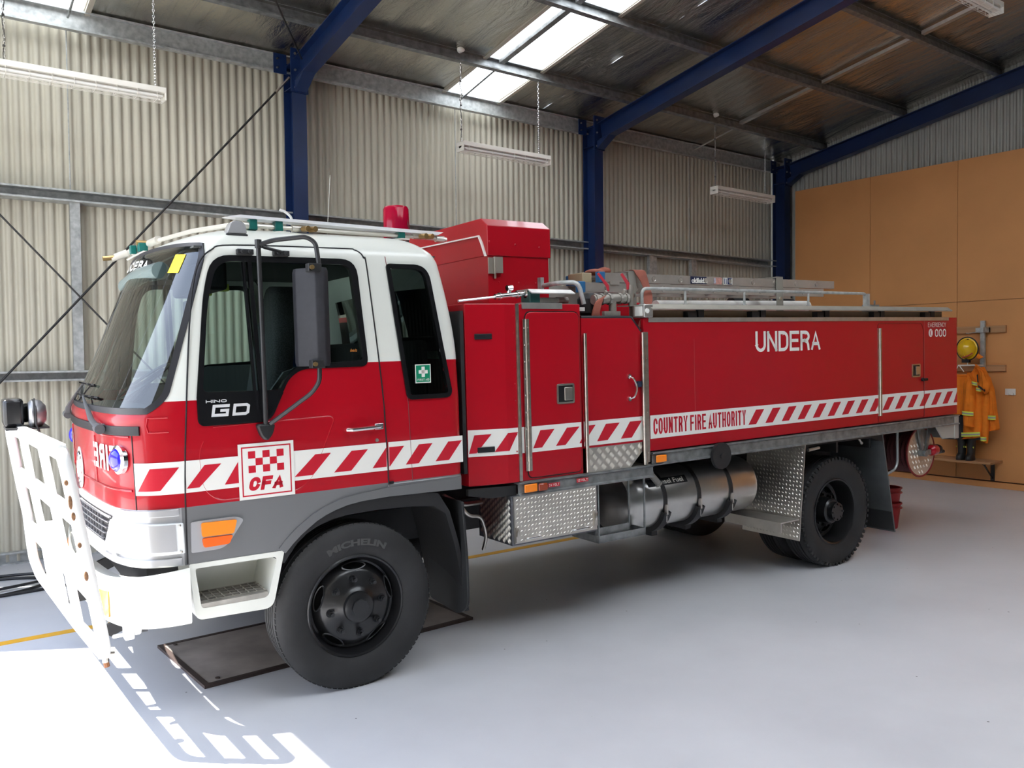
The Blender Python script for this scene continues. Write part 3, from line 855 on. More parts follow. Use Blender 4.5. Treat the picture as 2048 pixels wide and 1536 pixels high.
for j in range(len(rows) - 1):
    for i in range(NC):
        k = (i + 1) % NC
        q = (j * NC + i, j * NC + k, (j + 1) * NC + k, (j + 1) * NC + i)
        cx = sum(verts[a][0] for a in q) / 4; cy = sum(verts[a][1] for a in q) / 4; cz = (rows[j][0] + rows[j + 1][0]) / 2
        c = cols[i]
        if c[0] == 'f' and ws_in(c[1], cz): gl_parts['ws'].append(q); continue
        if c[0] in 's' or (c[0] == 'f' and (c[1] < 2 or c[1] > 14)):
            if inpoly(cx, cz, inset(DOORGLASS, -.008)): gl_parts['door'].append(q); continue
            if inpoly(cx, cz, inset(REARW_IN, -.006)): gl_parts['rear'].append(q); continue
        if c[0] in 'sr' and cz < archz(cx): continue
        if c[0] == 'r' and 1.95 < cz < 2.35 and .35 < cy < W2 - .35: gl_parts['rear'].append(q); continue
        faces.append(q)
        if cz < 1.165: fm.append(2 if c[0] != 'f' or (c[1] < 1.1 or c[1] > 14.9) else 3)
        elif cz < 1.722: fm.append(0)
        elif cz < 1.892: fm.append(1 if (cx < 1.38 and c[0] != 'r') else 0)
        else: fm.append(1)
faces.append(tuple((len(rows) - 1) * NC + i for i in range(NC))); fm.append(1)
def part_from(name, faces, mats, fm=None, parent=truck, sm=40, solid=0):
    used = sorted({a for f in faces for a in f}); mp = {a: i for i, a in enumerate(used)}
    mb = MB(); mb.v = [verts[a] for a in used]; mb.f = [tuple(mp[a] for a in f) for f in faces]; mb.m = fm or [0] * len(faces)
    return mb.build(name, mats, parent, sm=sm, solid=solid)
cab = part_from('cab', faces, [RED, WHITE, GREYP, SILVER], fm)
ws = part_from('windscreen', gl_parts['ws'], WGLASS)
ws['label'] = 'large curved windscreen with white lettering and a yellow sticker'
cabname = cab
dg_faces = gl_parts['door']
part_from('door_window', [f for f in dg_faces if verts[f[0]][1] < 1.1], LGLASS)
part_from('door_window', [f for f in dg_faces if verts[f[0]][1] > 1.1], LGLASS)
part_from('rear_side_window', [f for f in gl_parts['rear'] if verts[f[0]][1] < .3 and verts[f[0]][0] < 2.66], DGLASS)
part_from('rear_side_window', [f for f in gl_parts['rear'] if verts[f[0]][1] > 1.9 and verts[f[0]][0] < 2.66], DGLASS)
part_from('back_window', [f for f in gl_parts['rear'] if verts[f[0]][0] >= 2.58 and .3 < verts[f[0]][1] < 1.9], DGLASS)

def sy(z): return frontctl(0, z)[1]
def side_ring(name, outer, inner, mat, off=.010, depth=.03, mirror=True, parent=truck):
    for far in ((0, 1) if mirror else (0,)):
        mb = MB(); n = len(outer)
        def Y(z, o): return (W2 - sy(z) + o) if far else (sy(z) - o)
        vs = [(x, Y(z, off), z) for x, z in outer] + [(x, Y(z, off), z) for x, z in inner] + [(x, Y(z, -depth), z) for x, z in outer] + [(x, Y(z, -depth), z) for x, z in inner]
        fs = []
        for i in range(n):
            j = (i + 1) % n
            fs += [(i, j, n + j, n + i), (2 * n + i, 3 * n + i, 3 * n + j, 2 * n + j), (i, 2 * n + i, 2 * n + j, j), (n + i, n + j, 3 * n + j, 3 * n + i)]
        mb.add(vs, fs); mb.build(name, mat, parent)
def side_plate(name, poly, mat, off=.006, depth=.004, mirror=True, parent=truck, bevel=0):
    out = []
    for far in ((0, 1) if mirror else (0,)):
        mb = MB(); n = len(poly)
        def Y(z, o): return (W2 - sy(z) + o) if far else (sy(z) - o)
        vs = [(x, Y(z, off), z) for x, z in poly] + [(x, Y(z, off - depth), z) for x, z in poly]
        mb.add(vs, [tuple(range(n)), tuple(range(2 * n - 1, n - 1, -1))] + [(i, i + n, (i + 1) % n + n, (i + 1) % n) for i in range(n)])
        out.append(mb.build(name, mat, parent, bevel=bevel, sm=0))
    return out
def fit_inner(outer, poly):
    """resample poly so it has the same count as outer, matched by angle about the centre"""
    cx = sum(p[0] for p in poly) / len(poly); cz = sum(p[1] for p in poly) / len(poly)
    out = []
    for x, z in outer:
        best = None; dx, dz = x - cx, z - cz
        for i in range(len(poly)):
            (ax, az), (bx, bz) = poly[i - 1], poly[i]
            ex, ez = bx - ax, bz - az; den = dx * ez - dz * ex
            if abs(den) < 1e-9: continue
            t = ((ax - cx) * ez - (az - cz) * ex) / den; u = ((ax - cx) * dz - (az - cz) * dx) / den
            if t > 0 and -1e-6 <= u <= 1 + 1e-6 and (best is None or t < best): best = t
        out.append((cx + dx * best, cz + dz * best))
    return out
# door window seal: outline plus a dark panel below the glass
WIN_OUT2 = rpoly([(1.080, 1.735), (1.145, 2.30), (1.20, 2.495), (2.025, 2.500), (2.065, 1.868), (1.655, 1.865), (1.580, 1.815), (1.54, 1.735)], [.01, .15, .13, .10, .05, .08, .06, .02], 5)
side_ring('window_seal', WIN_OUT2, DOORGLASS, BLACKG, off=.008)
side_ring('rear_window_seal', REARW_OUT, REARW_IN, BLACKG, off=.010)
side_plate('badge_panel', rpoly([(1.080, 1.583), (1.080, 1.742), (1.545, 1.742), (1.465, 1.583)], [.04, .004, .004, .06], 5), BLACKG, off=.009, depth=.008)
# quarter-light divider of the door window
for far in (0, 1):
    mb = MB(); yy = lambda z, o: (W2 - sy(z) + o) if far else sy(z) - o
    for xa, w in ((1.400, .022), (1.372, .012)):
        vs = []
        for z, sh in ((1.735, .012), (2.475, -.012)):
            for x in (xa + sh, xa + w + sh):
                for o in (.006, -.02): vs.append((x, yy(z, o), z))
        mb.add(vs, [(0, 1, 3, 2), (4, 6, 7, 5), (0, 4, 5, 1), (2, 3, 7, 6), (0, 2, 6, 4), (1, 5, 7, 3)])
    mb.build('window_divider', BLACKG, truck, sm=0)
# 'HINO GD' plate lettering
mb = MB(); mb.cur = 0
stroke_text(mb, 'HINO', .108, .016, lambda x, y: (1.123 + x, -.0105, 1.704 + y), .0045, gap=.9)
GL['g'] = [[(1, 1), (0, 1), (0, 0), (1, 0), (1, .5), (.58, .5)]]; GL['d'] = [[(0, 0), (0, 1), (.85, 1), (1, .85), (1, .15), (.85, 0), (0, 0)]]
stroke_text(mb, 'gd', .198, .064, lambda x, y: (1.148 + x + y * .16, -.0105, 1.629 + y), .0155, gap=1.3)
mb.build('badge_lettering', SILVT, truck, sm=0)
mb = MB()
put_text(mb, 'think', .045, .018, lambda x, y: (1.955 + x, sy(1.96) - .002, 1.955 + y), bold=.01, mirror=True)
mb.build('window_sticker', P('orange sticker print', (.45, .16, .02), .5), truck, sm=0)

def surf(tt, z, off=0.0):
    """point on the cab front, offset outward"""
    x, y = front(tt, z); a = front(max(0, tt - .05), z); b = front(min(16, tt + .05), z)
    dx, dy = b[0] - a[0], b[1] - a[1]; l = sqrt(dx * dx + dy * dy) or 1
    return (x - dy / l * off, y + dx / l * off, z + crown(y, z))
def t_of_y(y, z):
    far = y > 1.1
    if far: y = W2 - y
    lo, hi = 0.0, 8.0
    for _ in range(30):
        m = (lo + hi) / 2
        if front(m, z)[1] < y: lo = m
        else: hi = m
    return 16 - lo if far else lo
def wrap(mb, tz, off, thick, n=24, m=1):
    """patch following the front: tz = list of 4 (t,z) corners: lower-a, lower-b, upper-b, upper-a"""
    vs = []; fs = []
    for j in range(m + 1):
        v = j / m
        for i in range(n + 1):
            u = i / n
            t = lerp(lerp(tz[0][0], tz[1][0], u), lerp(tz[3][0], tz[2][0], u), v)
            z = lerp(lerp(tz[0][1], tz[1][1], u), lerp(tz[3][1], tz[2][1], u), v)
            vs.append(surf(t, z, off)); vs.append(surf(t, z, off - thick))
    w = 2 * (n + 1)
    for j in range(m):
        for i in range(n):
            a = j * w + 2 * i; b = a + 2; c = b + w; d = a + w
            fs += [(a, b, c, d), (a + 1, d + 1, c + 1, b + 1)]
    for i in range(n):
        a = 2 * i; fs.append((a, a + 1, a + 3, a + 2)); a += m * w; fs.append((a, a + 2, a + 3, a + 1))
    for j in range(m):
        a = j * w; fs.append((a, a + w, a + w + 1, a + 1)); a += 2 * n; fs.append((a, a + 1, a + w + 1, a + w))
    mb.add(vs, fs); return mb
def tcurve(mb, tzs, r, off=0.004, n=8): mb.tube([surf(t, z, off) for t, z in tzs], r, n)
# windscreen seal follows the edge of the glass
edge = []
for k in range(60):
    z = 1.672 + (2.548 - 1.672) * k / 59
    e = 2.05 + .25 * max(0, min(1, (z - 1.66) / .85))
    if z < 1.78: e += 1.1 * ((1.78 - z) / .115) ** 2 * .9
    if z > 2.46: e += .9 * ((z - 2.46) / .09) ** 2
    edge.append((e, z))
def surfR(tt, z, off=0):
    if z <= 2.50: return surf(tt, z, off)
    x, y, _ = surf(tt, 2.50, off)
    for (za, ka), (zb, kb) in zip(RL, RL[1:]):
        if za <= z <= zb:
            f = (z - za) / (zb - za); k = tuple(lerp(p, q, f) for p, q in zip(ka, kb))
            x, y = roofmap(x, y, k); break
    return (x, y, z + crown(y, z))
loop = edge + [(t, 2.548) for t in [edge[-1][0] + (8 - edge[-1][0]) * k / 20 for k in range(1, 21)]]
loop = loop + [(16 - t, z) for t, z in reversed(loop[:-1])]
loop = loop + [(t, 1.672) for t in [lerp(16 - edge[0][0], edge[0][0], k / 40) for k in range(1, 40)]]
mb = MB()
P_in = [surfR(t, z, .006) for t, z in loop]
def bandstrip(loop, w_out, w_in, off, thick):
    """flat band following a loop on the cab front"""
    mb = MB(); n = len(loop); C3 = Vector((.85, 1.1, 2.1)); vs = []
    for i in range(n):
        p = Vector(surfR(*loop[i], off)); a = Vector(surfR(*loop[i - 1], off)); b = Vector(surfR(*loop[(i + 1) % n], off))
        T = (b - a).normalized(); q = Vector(surfR(loop[i][0], loop[i][1], off + .05)); N = (q - p)
        if N.length < 1e-6: N = Vector((-1, 0, 0))
        N.normalize(); S = T.cross(N).normalized()
        if S.dot(p - C3) < 0: S = -S
        vs += [p + S * w_out, p - S * w_in, p + S * w_out - N * thick, p - S * w_in - N * thick]
    fs = []
    for i in range(n):
        j = (i + 1) % n; a, b = 4 * i, 4 * j
        fs += [(a, b, b + 1, a + 1), (a + 2, a + 3, b + 3, b + 2), (a, a + 2, b + 2, b), (a + 1, b + 1, b + 3, a + 3)]
    return mb.add(vs, fs)
bandstrip(loop, .012, .021, .007, .02).build('windscreen_seal', P('windscreen rubber', (.018, .018, .022), .45), truck, sm=50)

# windscreen lettering and sticker (on the glass)
mb = MB()
stroke_text(mb, 'UNDERA', .74, .052, lambda x, y: surfR(t_of_y(1.46 - x, 2.48), 2.440 + .05 * (.74 - x) + y, .004), .013, gap=1.8)
mb.build('windscreen_lettering', DECALW, ws, sm=0)
mb = MB(); wrap(mb, [(t_of_y(.303, 2.41), 2.400), (t_of_y(.185, 2.41), 2.397), (t_of_y(.177, 2.5), 2.495), (t_of_y(.284, 2.5), 2.498)], .003, .001, 6, 6)
mb.build('yellow_sticker', YELLOW, ws, sm=0)

# door shut lines
def shut(pts, far=False, r=.0045):
    mb = MB(); P3 = []
    for x, z in pts:
        y = sy(min(z, 2.50))
        if z > 2.50:
            for (za, ka), (zb, kb) in zip(RL, RL[1:]):
                if za <= z <= zb:
                    f = (z - za) / (zb - za); y = roofmap(x, sy(2.5), tuple(lerp(p, q, f) for p, q in zip(ka, kb)))[1]; break
        P3.append((x, (W2 - y + .0005) if far else y - .0005, z))
    return mb.tube(P3, r, 6)
DOORL = [(1.000, .865), (1.004, 1.3), (1.028, 1.70), (1.07, 2.15), (1.10, 2.34), (1.135, 2.45), (1.20, 2.52), (1.32, 2.552), (1.95, 2.562), (2.02, 2.558), (2.058, 2.54), (2.078, 2.51), (2.095, 2.44), (2.145, 1.75), (2.165, 1.165), (2.163, 1.105)]
dl = [(p.x, p.y) for p in catmull([Vector(p).to_3d() for p in DOORL], 5)]
for far in (False, True): shut(dl, far).build('door_gap', DECALK, truck)
shut([(2.19, 2.60), (2.218, 2.52), (2.312, 1.64), (2.325, 1.16)], r=.0025).build('panel_seam', P('dark red seam groove', (.16, .03, .035), .5), truck)  # seam drawn as a thin dark red line
# pressed crease of the door
cr = rpoly([(1.146, 1.575), (1.845, 1.590), (1.690, 1.240), (1.60, 1.180), (1.169, 1.178), (1.095, 1.25), (1.078, 1.45)], [.02, .05, .08, .06, .08, .06, .06], 5)
mb = MB(); mb.tube([(x, .0018, z) for x, z in cr[4:]], .0045, 6); mb.build('door_crease', RED, truck)
# cab vertical panel gap at the front corner, and front lid crease lines
mb = MB(); tcurve(mb, [(3.72, z) for z in (1.165, 1.3, 1.45, 1.585)], .0035, 0); mb.mark(); tcurve(mb, [(12.28, z) for z in (1.165, 1.3, 1.45, 1.585)], .0035, 0)
mb.each('front_lid_gap', DECALK, truck)
mb = MB(); tcurve(mb, [(t, 1.545) for t in [3.9 + .2 * k for k in range(12)]], .006, 0)
for zz in (1.265,): tcurve(mb, [(t, zz) for t in [3.9 + .25 * k for k in range(33)]], .007, 0)
tcurve(mb, [(6.6, z) for z in (1.27, 1.4, 1.53)], .006, 0)
tcurve(mb, [(9.4, z) for z in (1.27, 1.4, 1.53)], .006, 0)
tcurve(mb, [(1.6 + .1 * k, 1.64) for k in range(12)] + [(2.8, 1.60)] + [(2.7 - .1 * k, 1.565) for k in range(12)], .005, 0)
mb.build('front_lid_crease', RED, truck)
mb = MB(); wrap(mb, [(3.2, 1.552), (12.8, 1.552), (12.8, 1.600), (3.2, 1.600)], .010, .012, 60)
mb.build('wiper_panel', BLACKP, truck, bevel=.002)

# wipers
def wiper(ty, tip_y, tip_z):
    mb = MB(); tb = t_of_y(ty, 1.58); a = Vector(surf(tb, 1.585, .03))
    mb.cyl(Vector(surf(tb, 1.585, 0)), a, .022, 12); mb.cyl(a + Vector((0, -.05, -.005)), a + Vector((0, .03, 0)), .026, 12)
    tip = Vector(surfR(t_of_y(tip_y, tip_z), tip_z, .03))
    m = a.lerp(tip, .25) + Vector((-.015, 0, 0))
    mb.tube([a, m, tip], [.022, .017, .006], 8, flat=.45)
    o = mb.build('wiper_arm', P('wiper grey', (.10, .10, .105), .45) if 'wiper grey' not in bpy.data.materials else bpy.data.materials['wiper grey'], truck)
    mb = MB(); pts = []
    for k in range(9):
        y = tip_y - .36 + .72 * k / 8; pts.append(surf(t_of_y(y, tip_z), tip_z + .0 * k, .014))
    mb.tube(pts, .006, 6)
    for k in range(1, 8, 2): mb.tube([pts[k], Vector(pts[k]) + Vector((-.018, 0, .004)), pts[k + 1]], .004, 5)
    mb.build('wiper_blade', DECALK, o)
wiper(.36, .98, 1.735); wiper(1.85, 1.22, 1.80)
# FIRE lettering (mirror written) and round emblem
mb = MB()
stroke_text(mb, 'FIRE', .44, .138, lambda x, y: surf(t_of_y(.185 + x, 1.42), 1.355 + y, .004), .030, gap=.9); mb.mark()
stroke_text(mb, 'FIRE', .44, .138, lambda x, y: surf(t_of_y(1.575 + x, 1.42), 1.355 + y, .004), .030, gap=.9)
mb.each('front_lettering', DECALW, truck, sm=0)
mb = MB(); c = Vector(surf(8, 1.30, .006)); mb.cyl(c + Vector((.004, 0, 0)), c, .125, 40); o = mb.build('emblem_disc', DECALW, truck)
mb = MB()
mb.lathe([(.088, 0), (.094, .006), (.100, 0)], c + Vector((-.001, 0, 0)), (-1, 0, 0), 40)
for a in (90, 210, 330):
    d = Vector((0, cos(radians(a)), sin(radians(a)))); e = Vector((0, -d.z, d.y)); q = c + Vector((-.012, 0, 0))
    mb.add([q + Vector((-.006, 0, 0)), c + Vector((-.002, 0, 0)) + e * .018, c + Vector((-.004, 0, 0)) + d * .088, c + Vector((-.002, 0, 0)) - e * .018], [(0, 1, 2), (0, 2, 3)])
mb.build('emblem', CHROME, o)
# blue round flasher lamps
for yb in (.185, 2.015):
    t_ = t_of_y(yb, 1.425); a = Vector(surf(t_, 1.425, 0)); b = Vector(surf(t_, 1.425, .10)); ax = (b - a).normalized()
    ax = (ax + Vector((-.35, 0, 0))).normalized()
    mb = MB(); mb.lathe([(.068, -.015), (.078, -.005), (.076, .015), (.060, .025)], a, ax, 32)
    o = mb.build('blue_flasher', CHROME, truck)
    mb = MB(); mb.lathe([(.0, .052), (.03, .048), (.048, .038), (.057, .026), (.060, .018)], a, ax, 32); mb.build('blue_lens', BLUEL, o)

# front band: chrome strips, headlights, grille
mb = MB(); wrap(mb, [(1.3, 1.125), (14.7, 1.125), (14.7, 1.162), (1.3, 1.162)], .014, .018, 70); mb.build('band_trim', SILVER, truck, bevel=.003)
mb = MB(); wrap(mb, [(1.3, .868), (14.7, .868), (14.7, .905), (1.3, .905)], .018, .024, 70); mb.build('band_trim', SILVER, truck, bevel=.003)
for s_ in (0, 1):
    f = (lambda t: 16 - t) if s_ else (lambda t: t)
    mb = MB(); wrap(mb, [(f(1.12), .928), (f(6.15), .925), (f(5.40), 1.10), (f(1.12), 1.088)], .024, .03, 30, 3); o = mb.build('headlight', CLEAR, truck, bevel=.006)
    mb = MB(); wrap(mb, [(f(1.55), .945), (f(3.3), .945), (f(3.3), 1.085), (f(1.55), 1.085)], .027, .005, 10); mb.build('lens_insert', SILVER, o)
    mb = MB()
    for z in (.94, 1.078):
        p = Vector(surf(f(1.35), z, .027)); mb.ell(p, .008, .008, .008, 8, 6); mb.mark()
    mb.each('screw', STEEL, o)
mb = MB(); wrap(mb, [(6.35, .955), (9.65, .955), (10.45, 1.110), (5.55, 1.110)], .004, .006, 40); g = mb.build('grille', BLACKP, truck)
mb = MB()
for z in (.965, 1.0, 1.035, 1.07, 1.10):
    q = 6.33 - (z - .955) / .155 * .78
    wrap(mb, [(q, z), (16 - q, z), (16 - q, z + .007), (q, z + .007)], .016, .012, 40)
for k in range(15):
    t = 6.35 + k * .22; wrap(mb, [(t, .957), (t + .02, .957), (t + .02, 1.1), (t, 1.1)], .014, .012, 1)
mb.build('grille_bars', P('grille grey', (.22, .22, .23), .4), g, sm=0)
mb = MB(); wrap(mb, [(5.2, .905), (10.8, .905), (10.7, .955), (5.3, .955)], .012, .02, 40); mb.build('grille_lip', SILVER, truck)

# bumper
def bump_pt(tt, z, off=0.0):
    p = surf(tt, .86, .055 + off)
    return (p[0], p[1] + (.0 if 2 < tt < 14 else 0), z)
BP = [(1.28, .0), (1.35, .0)]
mb = MB(); prof = [(.80, .0), (.815, .016), (.80, .026), (.74, .03), (.64, .028), (.59, .015), (.575, -.02)]
N_ = 70; vs = []; fs = []
tl = [lerp(.98, 15.02, k / N_) for k in range(N_ + 1)]
def bz(z, tt):
    u = min(1, max(0, (min(tt, 16 - tt) - 1) / 7))
    return z + .045 * (1 - u) * (1 if z > .7 else -.3) - .035 * max(0, u - .0)
for tt in tl:
    for z, o in prof: vs.append(bump_pt(tt, bz(z, tt), o * .6))
    for z, o in ((.575, -.06), (.80, -.06)): vs.append(bump_pt(tt, bz(z, tt), o))
m_ = len(prof) + 2
for i in range(N_):
    for j in range(m_):
        k = (j + 1) % m_
        fs.append((i * m_ + j, i * m_ + k, (i + 1) * m_ + k, (i + 1) * m_ + j))
fs += [tuple(range(m_)), tuple(N_ * m_ + j for j in reversed(range(m_)))]
mb.add(vs, fs); bumper = mb.build('bumper', WHITE, truck, sm=40)
for f in ((lambda t: t), (lambda t: 16 - t)):
    mb = MB(); vs = []
    for u in range(7):
        t = f(lerp(5.0, 6.3, u / 6))
        for z in (.625, .735): vs.append(bump_pt(t, bz(z, t), .020 if z > .7 else .021)); 
    mb.add(vs, [(2 * i, 2 * i + 2, 2 * i + 3, 2 * i + 1) for i in range(6)]); mb.build('front_indicator', AMBER, bumper, solid=.008)
# dark cavity behind the bumper
mb = MB(); mb.box(.86, 1.5, .36, 1.84, .56, .86); mb.build('chassis_front', DARK, truck, sm=0)
mb = MB(); 
for y in (.35, .6, .85, 1.35, 1.6): mb.cyl((.80, y, .83), (.80, y + .12, .845), .02, 8)
mb.tube([(.78, .25, .84), (.77, .6, .82), (.76, 1.0, .845), (.76, 1.6, .83)], .012, 8)
mb.build('hoses', BLACKP, truck)

# step wells (white) with treads
for far in (0, 1):
    Y = (lambda y: W2 - y) if far else (lambda y: y)
    out = rpoly([(1.005, .862), (1.515, .858), (1.44, .548), (1.03, .560)], [.01, .01, .05, .04], 5)
    inn = rpoly([(1.035, .835), (1.475, .83), (1.415, .612), (1.06, .618)], [.015, .03, .03, .02], 5)
    mb = MB(); n = len(out); dep = .30
    vs = [(x, Y(-.004), z) for x, z in out] + [(x, Y(-.004), z) for x, z in inn] + [(x, Y(dep), z) for x, z in out] + [(lerp(x, 1.23, .04), Y(dep - .02), z) for x, z in inn]
    fs = []
    for i in range(n):
        j = (i + 1) % n
        fs += [(i, j, n + j, n + i), (i, 2 * n + i, 2 * n + j, j), (n + i, n + j, 3 * n + j, 3 * n + i)]
    fs += [tuple(range(3 * n, 4 * n)), tuple(range(2 * n, 3 * n))]
    mb.add(vs, fs); st = mb.build('step_well', WHITE, truck, sm=30)
    mb = MB()
    for k in range(9):
        x = 1.06 + .043 * k; mb.box(x, x + .008, min(Y(.02), Y(.24)), max(Y(.02), Y(.24)), .622, .648)
    for k in range(5):
        y = .02 + .05 * k; a, b = sorted((Y(y), Y(y + .010))); mb.box(1.058, 1.415, a, b, .622, .650)
    a, b = sorted((Y(-.002), Y(.02))); mb.box(1.058, 1.415, a, b, .612, .642)
    mb.build('step_tread', P('worn step aluminium', (.42, .40, .36), .5, metal=.6, noise=.3) if not far else bpy.data.materials['worn step aluminium'], st, sm=0)
# corner indicator with silver bezel
o1 = side_plate('indicator_bezel', rpoly([(1.022, 1.085), (1.255, 1.085), (1.298, 1.065), (1.195, .922), (1.018, .922)], [.01, .03, .02, .05, .01], 5), SILVER, off=.012, depth=.014)
for k, (o, far) in enumerate(zip(o1, (0, 1))):
    for nm, poly, mt in (('indicator_lens', [(1.072, 1.075), (1.258, 1.070), (1.238, .998), (1.074, 1.000)], AMBER), ('indicator_lens', [(1.074, .992), (1.234, .990), (1.213, .945), (1.080, .943)], P('deep amber lens', (.9, .13, .005), .25, coat=.5) if not k else bpy.data.materials['deep amber lens'])):
        q = side_plate(nm, rpoly(poly, .012, 4), mt, off=.022, depth=.012, mirror=False, parent=o)[0]
        if far:
            for v in q.data.vertices: v.co.y = W2 - v.co.y

# wheel arch trim, inner guard, mud flap
ARC = [(1.50, .858), (1.545, .905), (1.594, .948), (1.645, .985), (1.694, 1.018), (1.75, 1.045), (1.812, 1.068), (1.89, 1.088), (1.983, 1.100), (2.16, 1.106), (2.40, 1.100), (2.66, 1.094)]
for far in (0, 1):
    Y = (lambda y: W2 - y) if far else (lambda y: y)
    mb = MB(); vs = []; fs = []
    for i, (x, z) in enumerate(ARC):
        a = ARC[max(0, i - 1)]; b = ARC[min(len(ARC) - 1, i + 1)]; d = Vector((b[0] - a[0], b[1] - a[1])).normalized(); nx, nz = -d.y, d.x
        w = .022 if i < 9 else .022 + .03 * (i - 8) / 3
        for q, yy in ((w, -.012), (-.022, -.018), (-.022, .06), (w, .06)): vs.append((x + nx * q, Y(yy), z + nz * q))
    for i in range(len(ARC) - 1):
        for j in range(4):
            k = (j + 1) % 4; fs.append((4 * i + j, 4 * i + k, 4 * i + 4 + k, 4 * i + 4 + j))
    fs += [(0, 1, 2, 3), tuple(4 * (len(ARC) - 1) + j for j in (3, 2, 1, 0))]
    mb.add(vs, fs); mb.build('arch_trim', GREYP, truck, sm=40)
    # black guard under the trim
    mb = MB(); vs = []; fs = []
    IN = [(1.49, .80), (1.525, .85), (1.57, .905), (1.63, .955), (1.70, .99), (1.79, 1.02), (1.90, 1.035), (2.10, 1.04), (2.32, 1.03), (2.48, 1.01), (2.56, .93), (2.62, .72), (2.66, .50), (2.68, .28)]
    for i, (x, z) in enumerate(IN):
        a = IN[max(0, i - 1)]; b = IN[min(len(IN) - 1, i + 1)]; d = Vector((b[0] - a[0], b[1] - a[1])).normalized(); nx, nz = -d.y, d.x
        for q, yy in ((.055, .0), (-.03, .004), (-.03, .02), (.02, .55), (.06, .55)): vs.append((x + nx * q * (1 if i < 10 else .35), Y(yy), z + nz * q * (1 if i < 10 else .35)))
    for i in range(len(IN) - 1):
        for j in range(5):
            k = (j + 1) % 5; fs.append((5 * i + j, 5 * i + k, 5 * i + 5 + k, 5 * i + 5 + j))
    fs += [(0, 1, 2, 3, 4), tuple(5 * (len(IN) - 1) + j for j in (4, 3, 2, 1, 0))]
    mb.add(vs, fs); g = mb.build('wheel_guard', BLACKP, truck, sm=45)
    # flap hanging behind the wheel
    fl = rpoly([(-.02, .99), (.46, .99), (.46, .27), (.05, .25), (-.06, .33), (-.06, .62)], [.02, .02, .05, .06, .05, .1], 4)
    mb = MB(); mb.prism([(Y(a), b) for a, b in fl], 'x', 2.655, 2.672); mb.build('mud_flap', RUBBER2, truck, bevel=.003)
    mb = MB()
    for yy in (.16, .38): mb.cyl((2.64, Y(yy), .70), (2.657, Y(yy), .70), .014, 10); mb.mark()
    mb.each('flap_bolt', STEEL, truck)
# side sill behind the door
mb = MB(); mb.box(2.16, 2.67, -.006, .02, 1.10, 1.160); mb.build('sill_panel', GREYP, truck, bevel=.008)
mb = MB(); mb.box(2.165, 2.195, -.010, -.004, 1.158, 1.172); mb.build('paint_code_tag', DECALK, truck)

# door handle, lock
for far in (0, 1):
    Y = (lambda y: W2 - y) if far else (lambda y: y)
    mb = MB(); mb.lathe([(.0, .010), (.055, .008), (.075, .0), (.085, -.003)], (1.99, Y(-.0), 1.497), (0, 1 if far else -1, 0), 24)
    hs = mb.build('handle_recess', RED, truck)
    hs.scale = (1, .25, 1); hs.location = (0, Y(0) * .75, 0)
    mb = MB(); mb.tube(bend([(1.905, Y(-.012), 1.503), (1.93, Y(-.035), 1.503), (2.06, Y(-.035), 1.506), (2.12, Y(-.02), 1.508)], .02), .0115, 10)
    mb.box(2.075, 2.13, *sorted((Y(-.002), Y(-.032))), 1.492, 1.528)
    mb.build('door_handle', CHROME, truck, bevel=.003)
    mb = MB(); mb.cyl((2.096, Y(.0), 1.427), (2.096, Y(-.007), 1.427), .011, 16); mb.build('door_lock', STEEL, truck)

# livery: white band with red slanted blocks
def decal(mb, poly, y=-.0022, z0=None): mb.add([(x, y, z) for x, z in poly], [tuple(range(len(poly)))])
dw = MB(); dr = MB()
def decal_x(mb, xa, xb, z0, z1, y): mb.add([(xa, y, z0), (xb, y, z0), (xb, y, z1), (xa, y, z1)], [(0, 1, 2, 3)])
# cab side: x>1.06 flat
decal_x(dw, 1.009, 2.160, 1.240, 1.408, -.0022); decal_x(dw, 2.170, 2.685, 1.240, 1.408, -.0022)
wrap(dw, [(3.68, 1.240), (.82, 1.240), (.82, 1.408), (3.68, 1.408)], .003, .001, 24)
def slant(mb, bl, br, tl, tr, z0, z1, y=-.0034, xmax=99):
    poly = [(bl, z0), (min(br, xmax), z0), (min(tr, xmax), z1), (min(tl, xmax), z1)]
    decal(mb, poly, y)
for bl, br, tl, tr in ((1.01, 1.075, 1.105, 1.192), (1.205, 1.30, 1.28, 1.40), (1.589, 1.697, 1.713, 1.807), (1.822, 1.928, 1.933, 2.037), (2.062, 2.154, 2.155, 2.156), (2.172, 2.176, 2.174, 2.274), (2.281, 2.370, 2.374, 2.469), (2.486, 2.583, 2.580, 2.679)):
    slant(dr, bl, br, tl, tr, 1.262, 1.378)
wrap(dr, [(3.52, 1.262), (2.25, 1.262), (1.15, 1.378), (2.75, 1.378)], .0050, .001, 16, 8)
o = dw.build('stripe_band', DECALW, truck, sm=0); dr.build('stripe_blocks', DECALR, o, sm=0)
# CFA crest panel
mb = MB(); decal(mb, [(1.280, 1.165), (1.588, 1.165), (1.588, 1.470), (1.280, 1.470)], -.0042); o = mb.build('crest_panel', DECALW, truck, sm=0)
mb = MB()
a_ = [(1.297, 1.182), (1.571, 1.182), (1.571, 1.453), (1.297, 1.453)]; b_ = inset(a_, .007)
mb.ring(a_, b_, 'y', -.0048, -.0044)
x0, z0, cs = 1.334, 1.310, .0393
for r in range(3):
    for c in range(5):
        if (r + c) % 2 == 0: mb.box(x0 + c * cs, x0 + (c + 1) * cs, -.0048, -.0044, z0 + r * cs, z0 + (r + 1) * cs)
stroke_text(mb, 'CFA', .190, .074, lambda x, y: (1.328 + x, -.0048, 1.211 + y), .021, gap=.4, shear=.22)
mb.build('crest_print', DECALR, o, sm=0)
